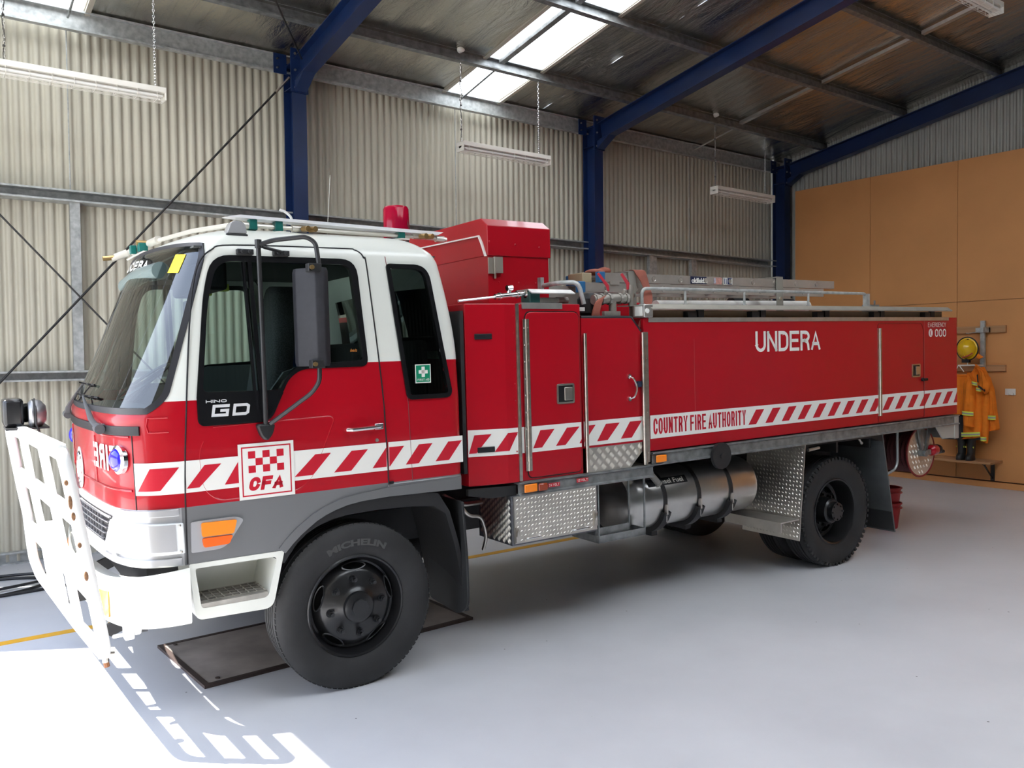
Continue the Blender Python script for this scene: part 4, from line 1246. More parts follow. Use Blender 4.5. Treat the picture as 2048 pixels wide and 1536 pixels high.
# first aid sticker on the rear window
mb = MB(); yy = sy(1.8) - .012
mb.box(2.365, 2.472, yy - .001, yy, 1.753, 1.868); o = mb.build('first_aid_sticker', DECALW, truck, sm=0)
mb = MB(); mb.box(2.371, 2.466, yy - .002, yy - .001, 1.759, 1.862); mb.build('sticker_field', FAGREEN, o, sm=0)
mb = MB(); mb.box(2.408, 2.430, yy - .003, yy - .002, 1.790, 1.853); mb.box(2.388, 2.450, yy - .003, yy - .002, 1.811, 1.832)
GL['S'] = GL['S']; stroke_text(mb, 'FIRST AID', .080, .013, lambda x, y: (2.379 + x, yy - .003, 1.767 + y), .0022, gap=1)
mb.build('sticker_cross', DECALW, o, sm=0)

# roof front marker lamp
for yb in (.16, 2.04):
    mb = MB(); mb.box(1.30, 1.42, yb - .04, yb + .05, 2.60, 2.625); o = mb.build('roof_marker_base', BLACKP, truck, bevel=.008)
    mb = MB(); pr = rpoly([(1.305, 2.625), (1.415, 2.625), (1.405, 2.69), (1.335, 2.70)], [.01, .01, .03, .03], 5); mb.prism(pr, 'y', yb - .038, yb + .048)
    mb.build('roof_marker_lamp', P('frosted lamp lens', (.34, .34, .35), .25, coat=.5) if yb < 1 else bpy.data.materials['frosted lamp lens'], o, bevel=.008)

# mirror assembly
ma = bpy.data.objects.new('mirror_assembly', None); col.objects.link(ma); ma.parent = truck
ma['label'] = 'tall black-framed door mirror on the near side'
mb = MB()
mb.tube([(1.405, -.10, 2.545), (1.412, -.09, 2.10), (1.424, -.05, 1.60), (1.430, -.02, 1.545)], .0125, 10)
mb.tube(bend([(1.40, -.10, 2.535), (1.47, -.14, 2.560), (1.61, -.26, 2.572), (1.655, -.28, 2.540), (1.664, -.30, 2.405), (1.65, -.28, 1.80), (1.62, -.24, 1.74), (1.45, -.05, 1.575)], .03), .0125, 10)
mb.tube([(1.40, -.10, 2.540), (1.45, -.06, 2.530), (1.575, .035, 2.522)], .009, 8)
mb.cyl((1.405, -.10, 2.52), (1.405, -.10, 2.565), .018, 10)
mb.build('mirror_arm', BLACKP, ma)
mb = MB(); bp_ = rpoly([(1.375, 1.575), (1.480, 1.575), (1.465, 1.515), (1.430, 1.478), (1.400, 1.505)], [.02, .02, .03, .02, .03], 4)
mb.prism(bp_, 'y', -.05, .0); mb.build('mirror_foot', BLACKP, ma, bevel=.01)
for xx in (1.375, 1.575):
    mb = MB(); mb.box(xx - .045, xx + .045, .030, .062, 2.500, 2.530); mb.cyl((xx - .02, .03, 2.515), (xx - .02, .018, 2.515), .01, 8); mb.cyl((xx + .02, .03, 2.515), (xx + .02, .018, 2.515), .01, 8)
    mb.build('mirror_bracket', BLACKP, ma, bevel=.008)
# head: shell turned to face forward and outward
hc = Vector((1.632, -.225, 2.145)); u = Vector((.115, -.20, 0)).normalized(); v = Vector((.87, .5, 0)).normalized()
v = Vector((-u.y, u.x, 0)); v = -v if v.x < 0 else v
hw, hh, ht = .108, .262, .052
pl = rpoly([(-hw, ht * .55), (hw, ht * .55), (hw, -.2 * ht), (hw * .62, -ht * .62), (-hw * .62, -ht * .62), (-hw, -.2 * ht)], .008, 3)
mb = MB(); vs = []; n = len(pl)
for z, s_ in ((-hh, .93), (-hh + .02, 1), (hh - .02, 1), (hh, .93)):
    for a, b in pl: q = hc + u * a * s_ + v * b * s_; vs.append((q.x, q.y, hc.z + z))
fs = [tuple(range(n)), tuple(3 * n + i for i in range(n))]
for j in range(3):
    for i in range(n): k = (i + 1) % n; fs.append((j * n + i, j * n + k, (j + 1) * n + k, (j + 1) * n + i))
mb.add(vs, fs); hd = mb.build('mirror_head', P('mirror housing grey', (.016, .016, .020), .55, noise=.2, nscale=30, spec=.3), ma, sm=30)
mb = MB(); q = hc + v * (ht * .56)
mb.obox((q.x, q.y, hc.z), u * (2 * hw * .9), v * .004, (0, 0, 2 * hh * .92)); mb.build('mirror_glass', CHROME, hd, sm=0)
for z in (2.405, 1.895):
    mb = MB(); mb.box(1.60, 1.672, -.315, -.262, z - .022, z + .022); o = mb.build('mirror_clamp', BLACKP, ma, bevel=.003)
    mb = MB(); mb.cyl((1.615, -.33, z), (1.615, -.31, z), .012, 8); mb.build('clamp_bolt', BRASS, o)
# far side mirror, same frame mirrored
mb = MB()
mb.tube([(1.405, W2 + .10, 2.545), (1.424, W2 + .05, 1.60)], .0125, 8)
mb.tube(bend([(1.40, W2 + .10, 2.535), (1.61, W2 + .26, 2.572), (1.664, W2 + .30, 2.405), (1.65, W2 + .28, 1.80), (1.45, W2 + .05, 1.575)], .03), .0125, 8)
mb.build('mirror_arm', BLACKP, truck)
mb = MB(); mb.box(1.58, 1.66, W2 + .12, W2 + .32, 1.9, 2.4); mb.build('mirror_head', BLACKP, truck, bevel=.015)

# ---------------------------------------------------------------- cab interior
mb = MB(); mb.box(1.05, 2.62, .08, 2.12, 1.10, 1.14); mb.build('cab_floor', DASH, truck, sm=0)
mb = MB(); mb.prism(rpoly([(.80, 1.30), (.78, 1.62), (.92, 1.66), (1.10, 1.64), (1.20, 1.56), (1.18, 1.30)], .04, 3), 'y', .12, 2.08); mb.build('dashboard', DASH, truck, sm=30)
def seat(y0, y1, x, name='seat'):
    mb = MB(); yc = (y0 + y1) / 2; mb.prism(rpoly([(x - .42, 1.50), (x - .42, 1.62), (x + .05, 1.58), (x + .05, 1.48)], .05, 4), 'y', y0, y1)
    o = mb.build('seat', FABRIC, truck, bevel=.03)
    mb = MB(); n = 10; vs = []; fs = []
    pr = [(1.55, .5), (1.75, .5), (1.95, .47), (2.10, .40), (2.17, .30), (2.24, .27), (2.31, .25), (2.35, .18), (2.365, .05)]
    w = y1 - y0
    for z, hwid in pr:
        xx = x + (z - 1.55) * .17; d = .07
        for a, b in ((-1, -.6), (-.8, -1), (.8, -1), (1, -.6), (1, .6), (.8, 1), (-.8, 1), (-1, .6)): vs.append((xx + b * d, yc + a * hwid * w, z))
    for j in range(len(pr) - 1):
        for i in range(8): k = (i + 1) % 8; fs.append((8 * j + i, 8 * j + k, 8 * j + 8 + k, 8 * j + 8 + i))
    fs.append(tuple(range(8))); fs.append(tuple(8 * (len(pr) - 1) + i for i in range(8)))
    mb.add(vs, fs); mb.build('seat_backrest', FABRIC, o, sm=60)
seat(.24, .74, 1.58); seat(1.46, 1.98, 1.96); seat(.85, 1.30, 1.76)
mb = MB(); mb.box(2.30, 2.56, .25, 1.95, 1.45, 1.58); mb.box(2.50, 2.60, .25, 1.95, 1.50, 2.02); mb.build('rear_bench', FABRIC, truck, bevel=.03)
mb = MB(); mb.lathe([(.205, 0), (.215, .010), (.205, .02), (.195, .010)], (1.13, 1.72, 1.78), (-.55, 0, .8), 32, closed=True)
mb.tube([(1.15, 1.72, 1.77), (1.0, 1.72, 1.60)], .03, 8)
for a in (0, 120, 240):
    mb.tube([(1.13, 1.72, 1.785), (1.13 + .16 * cos(radians(a)) * .8, 1.72 + .19 * sin(radians(a)), 1.785 + .16 * cos(radians(a)) * .55)], .012, 6)
mb.build('steering_wheel', BLACKP, truck)
mb = MB(); mb.box(1.12, 2.58, .10, 2.10, 2.535, 2.545); mb.build('roof_lining', LINING, truck, sm=0)
mb = MB(); mb.box(1.22, 1.36, .35, 1.15, 2.33, 2.50); mb.build('overhead_shelf', BLACKP, truck, bevel=.02)
mb = MB(); mb.box(1.35, 1.42, .55, .62, 2.34, 2.38); mb.box(1.36, 1.42, .95, 1.02, 2.34, 2.38); mb.build('hivis_strip', REFY, truck)
mb = MB(); mb.tube([(1.02, .45, 2.44), (1.01, 1.0, 2.46), (1.02, 1.6, 2.44)], .05, 14); mb.build('rolled_chart', P('rolled plastic wrap', (.16, .22, .22), .25, coat=.3), truck)
for yy in (.10, 2.10):
    mb = MB(); mb.prism([(1.10, 1.20), (1.10, 1.748), (1.50, 1.748), (1.58, 1.85), (1.66, 1.875), (2.12, 1.88), (2.12, 1.20)], 'y', yy - .012, yy + .012); mb.build('door_lining', DASH, truck, sm=0)

# ---------------------------------------------------------------- wheels
def tyre(mb, y0, w, R, lug=0):
    """tyre cross-section; outer face at y0, going to y0+w"""
    rb = .292
    half = [(rb, .035), (rb + .03, .018), (rb + .09, .004), (R - .075, .004), (R - .045, .010), (R - .018, .020), (R - .004, .034)]
    prof = [(r, h) for r, h in half]
    gs = [.30, .44, .56, .70]; lastx = .034
    for g in gs:
        x = g * w; prof += [(R, x - .007), (R - .012, x - .005), (R - .012, x + .005), (R, x + .007)]
    prof += [(r, w - h) for r, h in reversed(half)]
    return [(r, y0 + h) for r, h in prof]
def wheel(name, loc, R, front_, far, lab):
    w = bpy.data.objects.new(name, None); col.objects.link(w); w.parent = truck
    w.location = loc
    if far: w.rotation_euler = (0, 0, pi)
    w['label'] = lab
    n = 96
    for k in range(1 if front_ else 2):
        y0 = k * .30; mb = MB(); prof = tyre(mb, y0, .262, R)
        mb.lathe(prof, (0, 0, 0), (0, 1, 0), n)
        if not front_ and k == 0:   # shoulder lugs of the drive tyre
            for i in range(60):
                a = 2 * pi * i / 60; d = Vector((cos(a), 0, sin(a))); e = Vector((-sin(a), 0, cos(a)))
                mb.obox(d * (R - .018) + Vector((0, y0 + .024, 0)), d * .026, e * .026, (0, .034, 0))
        else:
            for i in range(90):
                a = 2 * pi * i / 90; d = Vector((cos(a), 0, sin(a))); e = Vector((-sin(a), 0, cos(a)))
                mb.obox(d * (R - .0035) + Vector((0, y0 + .040, 0)), d * .008, e * .024, (0, .016, 0))
        mb.build('tyre', RUBBER, w, sm=38)
        mb = MB()
        if front_:
            prof = [(.300, .040), (.304, .026), (.298, .020), (.288, .024), (.280, .045), (.268, .075), (.262, .095), (.250, .098), (.236, .080), (.215, .052), (.200, .040), (.120, .030), (.105, .018), (.092, .010), (.088, -.012), (.070, -.020), (.0, -.020)]
        elif k == 0:
            prof = [(.300, .036), (.306, .022), (.298, .016), (.286, .022), (.278, .05), (.270, .12), (.262, .185), (.245, .195), (.225, .180), (.12, .165), (.115, .06), (.10, .045), (.0, .045)]
        else: prof = [(.300, .336), (.29, .33), (.27, .45)]
        mb.lathe(prof, (0, 0, 0), (0, 1, 0), 64)
        rim = mb.build('rim', WHEELM, w, sm=40)
        if k == 0:
            # hand holes
            mb = MB(); mh = MB()
            nh = 5 if front_ else 8
            for i in range(nh):
                a = 2 * pi * i / nh + .30; yb = .068 if front_ else .176; rr = .228 if front_ else .195
                c = Vector((cos(a) * rr, yb, sin(a) * rr)); d = Vector((cos(a), 0, sin(a))); e = Vector((-sin(a), 0, cos(a)))
                sl_ = Vector((0, .7, 0)) if front_ else Vector((0, 0, 0))
                dr_ = (d + sl_).normalized()
                N_ = dr_.cross(e)
                if N_.y > 0: N_ = -N_
                lp = [c + e * (.066 * cos(t) * (1 + .12 * cos(2 * t))) + dr_ * (.027 * sin(t)) for t in [2 * pi * q / 28 for q in range(28)]]
                mb.tube([p + N_ * .004 for p in lp], .0055, 6, closed=True); mb.mark()
                mh.add([p + N_ * .0045 for p in lp], [tuple(range(28))]); mh.mark()
            mb.each('hand_hole_rim', WHEELM, rim, sm=50); mh.each('hand_hole', HOLE, rim, sm=0)
            mb = MB(); nn = 8; nr = .165 if front_ else .145
            for i in range(nn):
                a = 2 * pi * i / nn + .1; c = Vector((cos(a) * nr, .036 if front_ else .172, sin(a) * nr))
                mb.cyl(c, c + Vector((0, -.006, 0)), .024, 14); mb.cyl(c, c + Vector((0, -.030, 0)), .0185, 6); mb.cyl(c, c + Vector((0, -.048, 0)), .011, 10); mb.mark()
            mb.each('wheel_nut', WHEELM, rim, sm=30)
            mb = MB()
            if front_: mb.cyl((0, -.018, 0), (0, -.034, 0), .052, 8)
            else:
                mb.cyl((0, .05, 0), (0, .0, 0), .085, 32)
                for i in range(8):
                    a = 2 * pi * i / 8; mb.cyl((cos(a) * .07, .0, sin(a) * .07), (cos(a) * .07, -.012, sin(a) * .07), .010, 6)
            mb.build('hub_cap', WHEELM, rim, sm=30)
    if front_ and not far:
        mb = MB(); vs, fs = text_geo('MICHELIN', .36, .040, bold=.05)
        rr = .362; out = []
        for x, y in vs:
            a = pi / 2 - .02 + (.18 - x) / rr   # centred a little left of the top, reading clockwise
            r = rr + y; out.append((-cos(a) * r * -1, .0025, sin(a) * r))
        mb.add(out, fs); mb.build('tyre_lettering', P('raised tyre lettering', (.055, .055, .055), .7), w, sm=0)
    return w
wheel('front_wheel', (1.945, .0, .453), .490, True, False, 'near front wheel with convex black rim, raised lettering on the tyre')
wheel('front_wheel', (1.945, W2, .453), .490, True, True, 'front wheel on the far side')
wheel('rear_wheel', (6.69, .092, .377), .505, False, False, 'near pair of rear wheels with deep dished black rim')
wheel('rear_wheel', (6.69, W2 + .05, .377), .505, False, True, 'pair of rear wheels on the far side')

# ---------------------------------------------------------------- chassis
mb = MB()
for y in (.72, 1.42): mb.box(1.0, 8.3, y, y + .07, .62, .85)
for x in (2.9, 4.2, 5.6, 7.6): mb.box(x, x + .1, .79, 1.42, .66, .82)
mb.build('chassis_frame', DARK, truck, sm=0)
mb = MB(); mb.cyl((1.945, .30, .453), (1.945, W2 - .3, .453), .055, 12); mb.cyl((6.69, .6, .377), (6.69, W2 - .6, .377), .085, 16); mb.ell((6.69, 1.1, .377), .2, .22, .2)
mb.cyl((3.0, 1.1, .62), (6.5, 1.1, .42), .05, 12)
mb.box(2.0, 2.9, .85, 1.35, .45, .85)
mb.ell((2.75, .95, .52), .18, .16, .12)
mb.box(3.9, 5.95, .72, 1.50, .44, .86); mb.box(3.0, 3.8, 1.75, 2.22, .62, .98); mb.box(4.2, 5.7, 1.75, 2.24, .50, .98)  # unseen boxes added to darken the floor under the truck
mb.build('axles_driveline_and_shade_boxes', DARK, truck)
mb = MB(); mb.tube(bend([(2.72, .12, .95), (2.78, .12, .86), (2.90, .15, .84), (2.94, .15, .70), (2.94, .2, .60)], .05), .012, 8)
mb.tube(bend([(2.70, .3, .98), (2.84, .3, .90), (3.0, .3, .90)], .05), .016, 8)
mb.build('air_pipe', STEEL, truck)
mb = MB(); mb.box(2.72, 2.745, .05, W2 - .05, 1.15, 2.2); mb.build('bulkhead', DARK, truck, sm=0)

def bolts_line(mb, x, y, z0, z1, n, r=.006):
    for k in range(n): mb.ell((x, y, z0 + (z1 - z0) * (k + .5) / n), r, .004, r, 8, 4)
# ---------------------------------------------------------------- front body locker (behind the cab)
D2 = 2.28
mb = MB(); mb.prism([(2.757, .055), (3.03, .0), (3.66, .0), (3.66, D2), (3.03, D2), (2.757, D2 - .055)], 'z', 1.062, 2.246)
side = mb.build('side_locker', RED, truck, bevel=.006, sm=0)
# the front part angles back slightly towards the cab
mb = MB(); mb.prism(rpoly([(3.190, 1.082), (3.640, 1.082), (3.640, 2.190), (3.190, 2.190)], [.04, .04, .05, .05], 5), 'y', -.010, -.001)
ld = mb.build('locker_door', RED, truck, bevel=.005, sm=0)
mb = MB(); mb.ring(rpoly([(3.184, 1.076), (3.646, 1.076), (3.646, 2.197), (3.184, 2.197)], [.04, .04, .055, .055], 5), rpoly([(3.190, 1.082), (3.640, 1.082), (3.640, 2.190), (3.190, 2.190)], [.04, .04, .05, .05], 5), 'y', -.003, .0)
mb.build('door_rubber', DECALK, ld, sm=0)
mb = MB(); mb.box(3.163, 3.186, -.016, -.009, 1.13, 2.143); mb.box(3.190, 3.213, -.016, -.009, 1.13, 2.143); mb.cyl((3.188, -.018, 1.13), (3.188, -.018, 2.143), .006, 8)
bolts_line(mb, 3.174, -.017, 1.13, 2.14, 9); bolts_line(mb, 3.203, -.017, 1.16, 2.14, 9); mb.build('piano_hinge', STEEL, ld, sm=30)
mb = MB(); mb.box(3.114, 3.138, -.008, .002, 1.068, 2.244); mb.build('corner_strip', STEEL, side, sm=0)
mb = MB(); mb.box(3.122, 3.134, -.014, -.007, 1.20, 2.14); mb.build('vertical_hinge', STEEL, side, sm=0)
mb = MB(); bolts_line(mb, 3.100, -.002, 1.1, 2.22, 10); mb.build('rivets', RED, side)
def latch(x0, x1, z0, z1, y, parent):
    o_ = rpoly([(x0, z0), (x1, z0), (x1, z1), (x0, z1)], .015, 4); i_ = inset(o_, .013)
    mb = MB(); mb.ring(o_, i_, 'y', y - .008, y); fr = mb.build('latch_frame', STEEL, parent, bevel=.002)
    mb = MB(); mb.prism(i_, 'y', y - .001, y + .001); mb.build('latch_recess', DECALK, fr, sm=0)
    xm = lerp(x0, x1, .42)
    mb = MB(); mb.prism(rpoly([(xm, z0 + .022), (x1 - .018, z0 + .022), (x1 - .018, z1 - .025), (xm, z1 - .025)], .006, 3), 'y', y - .012, y - .002); mb.build('paddle', STEEL, fr, bevel=.003)
latch(3.432, 3.583, 1.562, 1.700, -.010, ld)
for z in (1.297, 2.032):
    mb = MB(); yy = .055 * (1 - (2.877 - 2.757) / .273) - .006; 
    mb.obox((2.877, yy, z), Vector((.117, -.0235, 0)), (0, .008, 0), (0, 0, .036)); mb.build('vent_plug', DECALK, side, bevel=.003)
mb = MB(); mb.box(3.165, 3.50, -.008, .06, 2.212, 2.252); mb.build('nozzle_bracket_foot', ALU, side, sm=0)

# stripes on the rear body
BW0, BW1, BR0, BR1 = 1.252, 1.426, 1.278, 1.396
dw = MB(); dr = MB()
def yb1(x): return .055 * (1 - (x - 2.757) / .273) if x < 3.03 else 0
dw.add([(2.757, .055 - .0025, BW0 + .004), (3.03, -.0025, BW0), (3.03, -.0025, BW1), (2.757, .055 - .0025, BW1 + .004)], [(0, 1, 2, 3)])
dw.add([(3.03, -.0025, BW0), (3.112, -.0025, BW0), (3.112, -.0025, BW1), (3.03, -.0025, BW1)], [(0, 1, 2, 3)])
dw.add([(3.216, -.0115, BW0), (3.640, -.0115, BW0), (3.640, -.0115, BW1), (3.216, -.0115, BW1)], [(0, 1, 2, 3)])
dw.add([(3.14, -.0018, BW0), (3.162, -.0018, BW0), (3.162, -.0018, BW1), (3.14, -.0018, BW1)], [(0, 1, 2, 3)])
def slq(bl, br, tl, tr, off):
    pts = [(bl, BR0), (br, BR0), (tr, BR1), (tl, BR1)]
    dr.add([(x, yb1(x) - off, z) for x, z in pts], [(0, 1, 2, 3)])
slq(2.760, 2.811, 2.800, 2.916, .005)
slq(2.935, 3.03, 3.030, 3.0301, .005); dr.add([(3.03, -.005, BR0), (3.039, -.005, BR0), (3.110, -.005, BR1), (3.03, -.005, BR1)], [(0, 1, 2, 3)])
slq(3.224, 3.298, 3.287, 3.406, .0125); slq(3.415, 3.498, 3.512, 3.623, .0125)
dr.add([(3.618, -.0125, BR0), (3.640, -.0125, BR0), (3.640, -.0125, BR0 + .03)], [(0, 1, 2)])
o = dw.build('stripe_band', DECALW, side, sm=0); dr.build('stripe_blocks', DECALR, o, sm=0)

# ---------------------------------------------------------------- pump bay panel
mb = MB(); mb.prism([(3.668, 1.236), (4.225, 1.236), (4.225, 2.050), (4.135, 2.150), (3.668, 2.150)], 'y', .0, .02)
bay = mb.build('pump_bay_door', RED, truck, bevel=.003, sm=0)
mb = MB(); mb.tube(bend([(3.670, .008, 2.155), (4.132, .008, 2.155), (4.225, .008, 2.052)], .01), .012, 6); mb.build('rubber_edge', DECALK, bay)
dw = MB(); dr = MB()
decal_x(dw, 3.668, 4.225, BW0, BW1, -.0025)
for bl, br, tl, tr in ((3.641, 3.668, 3.682, 3.775), (3.786, 3.883, 3.870, 4.000), (4.008, 4.113, 4.098, 4.216)):
    decal(dr, [(max(3.668, bl), BR0), (max(3.668, br), BR0), (tr, BR1), (tl, BR1)], -.0035)
o = dw.build('stripe_band', DECALW, bay, sm=0); dr.build('stripe_blocks', DECALR, o, sm=0)
def fivebar(mb, x0, x1, z0, z1, y, pitch, axis='y', clip=None):
    k = 0; z = z0 + pitch * .4
    while z < z1 - pitch * .2:
        x = x0 + pitch * (.35 if k % 2 else .85)
        while x < x1 - pitch * .2:
            if clip is None or inpoly(x, z, clip):
                sgn = 1
                for q in range(5):
                    o_ = (q - 2) * pitch * .105; d = Vector((1, 0, 1)) * .5 ** .5 if sgn > 0 else Vector((-1, 0, 1)) * .5 ** .5
                    p = Vector((d.z, 0, -d.x)); c = Vector((x, y, z)) + p * o_
                    L2 = pitch * .26
                    if axis == 'y': mb.add([c - d * L2, c + p * .0028, c + d * L2, c - p * .0028, c + Vector((0, -.004, 0))], [(0, 1, 4), (1, 2, 4), (2, 3, 4), (3, 0, 4)])
                    else:
                        f = lambda v: Vector((v.y + x_fix - 2 * 0, v.x, v.z))
                        mb.add([f(v) for v in (c - d * L2, c + p * .0028, c + d * L2, c - p * .0028, c + Vector((0, -.004, 0)))], [(0, 1, 4), (1, 2, 4), (2, 3, 4), (3, 0, 4)])
            x += pitch
        z += pitch * .5; k += 1
clip = [(3.70, 1.085), (4.115, 1.085), (4.205, 1.170), (4.215, 1.232), (3.70, 1.232)]
mb = MB(); mb.prism([(3.69, 1.062), (4.10, 1.062), (4.215, 1.165), (4.215, 1.236), (3.69, 1.236)], 'y', -.001, .012)
fivebar(mb, 3.70, 4.23, 1.06, 1.26, -.001, .078, clip=clip); mb.build('kick_plate', TREAD, truck, sm=0)
mb = MB(); mb.tube(bend([(4.100, -.002, 1.722), (4.112, -.035, 1.712), (4.134, -.045, 1.66), (4.134, -.045, 1.62), (4.116, -.035, 1.572), (4.102, -.002, 1.563)], .02), .008, 8)
for z in (1.725, 1.560): mb.cyl((4.100, 0, z), (4.100, -.01, z), .016, 12)
mb.build('grab_handle', CHROME, bay)
mb = MB(); mb.cyl((4.175, 0, 1.665), (4.175, -.03, 1.665), .022, 16); mb.box(4.175, 4.215, -.02, -.004, 1.645, 1.685); mb.build('door_catch', P('dark blue knob', (.01, .025, .06), .4), bay)
# vertical hand poles
for x0, x1, nm in ((3.665, 3.706, 'slim'), (4.205, 4.262, 'wide')):
    mb = MB(); xc = (x0 + x1) / 2; r = (x1 - x0) / 2 * .55
    mb.cyl((x0 + r, -.028, 1.072), (x0 + r, -.028, 2.042), r, 16); mb.box(x0 + r, x1, -.012, -.004, 1.072, 2.042)
    bolts_line(mb, x1 - .01, -.013, 1.1, 2.03, 8, .005)
    mb.build('hand_pole', STEEL, truck, sm=40)

# things inside the pump bay: engine hose, valves, manifold
mb = MB(); mb.box(3.70, 4.20, .15, 2.1, 1.06, 1.9); mb.build('pump_housing', DARK, truck, sm=0)
mb = MB(); mb.box(3.68, 4.3, .55, .57, 1.3, 2.42); mb.build('bay_partition', P('grey partition', (.30, .28, .25), .6), truck, sm=0)
mb = MB(); prof = [(.0, 0), (.055, .0), (.06, .01)]
for k in range(7): prof += [(.066, .02 + .018 * k), (.056, .028 + .018 * k)]
prof += [(.06, .15), (.075, .16), (.078, .26), (.05, .30), (.0, .305)]
mb.lathe(prof, (3.895, .20, 2.035), (0, 0, 1), 24); mb.build('intake_snorkel', BLACKP, truck)
mb = MB(); mb.cyl((3.86, .10, 2.285), (4.19, .10, 2.30), .034, 20)
for x in (3.875, 3.93, 4.0, 4.10, 4.16): mb.cyl((x, .10, 2.285 + (x - 3.86) * .04), (x + .022, .10, 2.286 + (x - 3.86) * .04), .043, 8)
mb.cyl((4.045, .10, 2.29), (4.045, .10, 2.13), .028, 16); mb.cyl((4.045, .10, 2.20), (4.045, .10, 2.18), .036, 12)
mb.box(3.90, 4.05, .02, .05, 2.165, 2.20)
mb.cyl((3.955, .10, 2.30), (3.955, .06, 2.345), .012, 8); mb.cyl((4.13, .10, 2.30), (4.13, .06, 2.36), .012, 8)
mb.cyl((4.225, .10, 2.24), (4.225, .10, 2.40), .02, 10)
mb.build('manifold', P('cast alloy', (.36, .34, .30), .45, metal=.7, noise=.2, nscale=20), truck)
mb = MB(); mb.tube([(3.965, .05, 2.345), (3.94, .03, 2.38), (3.855, .03, 2.468)], [.008, .013, .010], 8, flat=.5); mb.tube([(4.15, .05, 2.36), (4.135, .03, 2.40), (4.075, .03, 2.47)], [.008, .013, .010], 8, flat=.5)
mb.build('valve_lever', P('red lever grip', (.55, .03, .05), .4), truck)
mb = MB(); mb.box(3.672, 3.80, .12, .14, 2.205, 2.232)
mb.build('white_label', DECALW, truck, sm=0)

# ---------------------------------------------------------------- tank body
TX0, TX1 = 4.255, 8.585
mb = MB(); mb.box(TX0, TX1, .0, D2, 1.160, 2.148); tank = mb.build('tank_body', RED, truck, bevel=.004, sm=0)
mb = MB(); decal_x(mb, TX0 + .045, TX1 - .004, BW0, BW1, -.002)
o = mb.build('stripe_band', DECALW, tank, sm=0)
dr = MB(); k = 0
x = 5.382
while x < TX1 - .01:
    poly = [(x, BR0), (x + .095, BR0), (x + .198, BR1), (x + .095, BR1)]
    xm = TX1 - .004
    if x + .198 > xm: poly = [(min(a, xm), b) for a, b in poly]
    decal(dr, poly, -.003); x += .2085
stroke_text(dr, 'COUNTRY FIRE AUTHORITY', 1.022, .121, lambda x, y: (4.330 + x, -.003, 1.281 + y), .0162, gap=.6)
dr.build('stripe_blocks_and_lettering', DECALR, o, sm=0)
mb = MB()
stroke_text(mb, 'UNDERA', .850, .170, lambda x, y: (5.483 + x, -.002, 1.868 + y), .0275, gap=.6); mb.mark()
stroke_text(mb, 'EMERGENCY', .328, .046, lambda x, y: (8.044 + x, -.002, 2.053 + y), .0052, gap=1.1)
stroke_text(mb, '000', .205, .078, lambda x, y: (8.170 + x, -.002, 1.955 + y), .0125, gap=1.0)
mb.add([(8.092 + .037 * cos(a), -.002, 1.996 + .040 * sin(a)) for a in [2 * pi * i / 24 for i in range(24)]], [tuple(range(24))])
mb.each('white_lettering', DECALW, tank, sm=0)
mb = MB(); mb.tube([(8.100, -.003, 2.022), (8.082, -.003, 2.008), (8.080, -.003, 1.985), (8.098, -.003, 1.968)], .005, 6, flat=.3); mb.build('phone_mark', DECALR, tank)
# rear locker door in the tank side
RDO = rpoly([(7.195, 1.172), (7.965, 1.172), (7.965, 2.020), (7.925, 2.092), (7.195, 2.092)], [.01, .02, .03, .03, .03], 4)
mb = MB(); mb.ring(inset(RDO, -.004), RDO, 'y', -.0035, .001); mb.build('door_gap', P('dark red gap', (.12, .004, .008), .5), tank, sm=0)
latch(7.752, 7.895, 1.568, 1.697, -.002, tank)
mb = MB(); mb.box(7.215, 7.240, -.014, -.001, 1.228, 2.05); mb.box(7.190, 7.212, -.010, -.001, 1.228, 2.05); mb.cyl((7.214, -.014, 1.228), (7.214, -.014, 2.05), .007, 8); mb.build('piano_hinge', STEEL, tank, sm=30)
mb = MB(); mb.cyl((7.93, -.002, 1.540), (7.93, -.02, 1.540), .018, 12); mb.box(7.93, 8.0, -.028, -.018, 1.528, 1.552); mb.build('turn_catch', BLACKP, tank, bevel=.003)
mb = MB(); mb.box(4.772, 4.774, -.0026, -.002, 1.43, 1.99); mb.box(7.975, 7.979, -.0026, -.001, 1.17, 2.14)
mb.build('seam', P('pale seam', (.45, .10, .10), .5), tank, sm=0)
# steel corner strip at the tank front, and cant rail with cover lids on the top edge
mb = MB(); mb.box(TX0 - .004, TX0 + .038, -.004, .03, 1.08, 2.046); bolts_line(mb, TX0 + .018, -.006, 1.1, 2.0, 9, .004); mb.build('corner_strip', STEEL, tank, bevel=.003)
mb = MB(); mb.box(4.30, 8.42, -.006, .02, 2.118, 2.152); mb.build('top_angle', ALU, tank, sm=0)
mb = MB(); mb.prism([(-.045, 2.216), (.005, 2.252), (.34, 2.258), (.34, 2.250), (.010, 2.240), (-.035, 2.208)], 'x', 4.30, 8.42); tc_ = mb.build('side_tray_lid', P('dull aluminium lid', (.48, .46, .40), .45, metal=.6, noise=.1), tank, sm=0)
mb = MB(); mb.box(4.235, 4.325, -.03, .10, 2.152, 2.248); mb.build('tray_end_box', ALU, tank, bevel=.006)
mb = MB(); mb.box(4.230, 4.236, -.01, .07, 2.165, 2.235); mb.cyl((4.262, -.03, 2.20), (4.262, -.037, 2.20), .018, 14); mb.build('tray_end_lamp', P('lamp white', (.8, .8, .76), .3), tank)
mb = MB()
for x in (4.72, 5.45, 6.30, 7.14, 8.0): mb.box(x, x + .09, .0, .06, 2.152, 2.20); mb.box(x + .11, x + .17, .0, .03, 2.155, 2.215); mb.mark()
mb.each('tray_bracket', BLACKP, tank, sm=0)
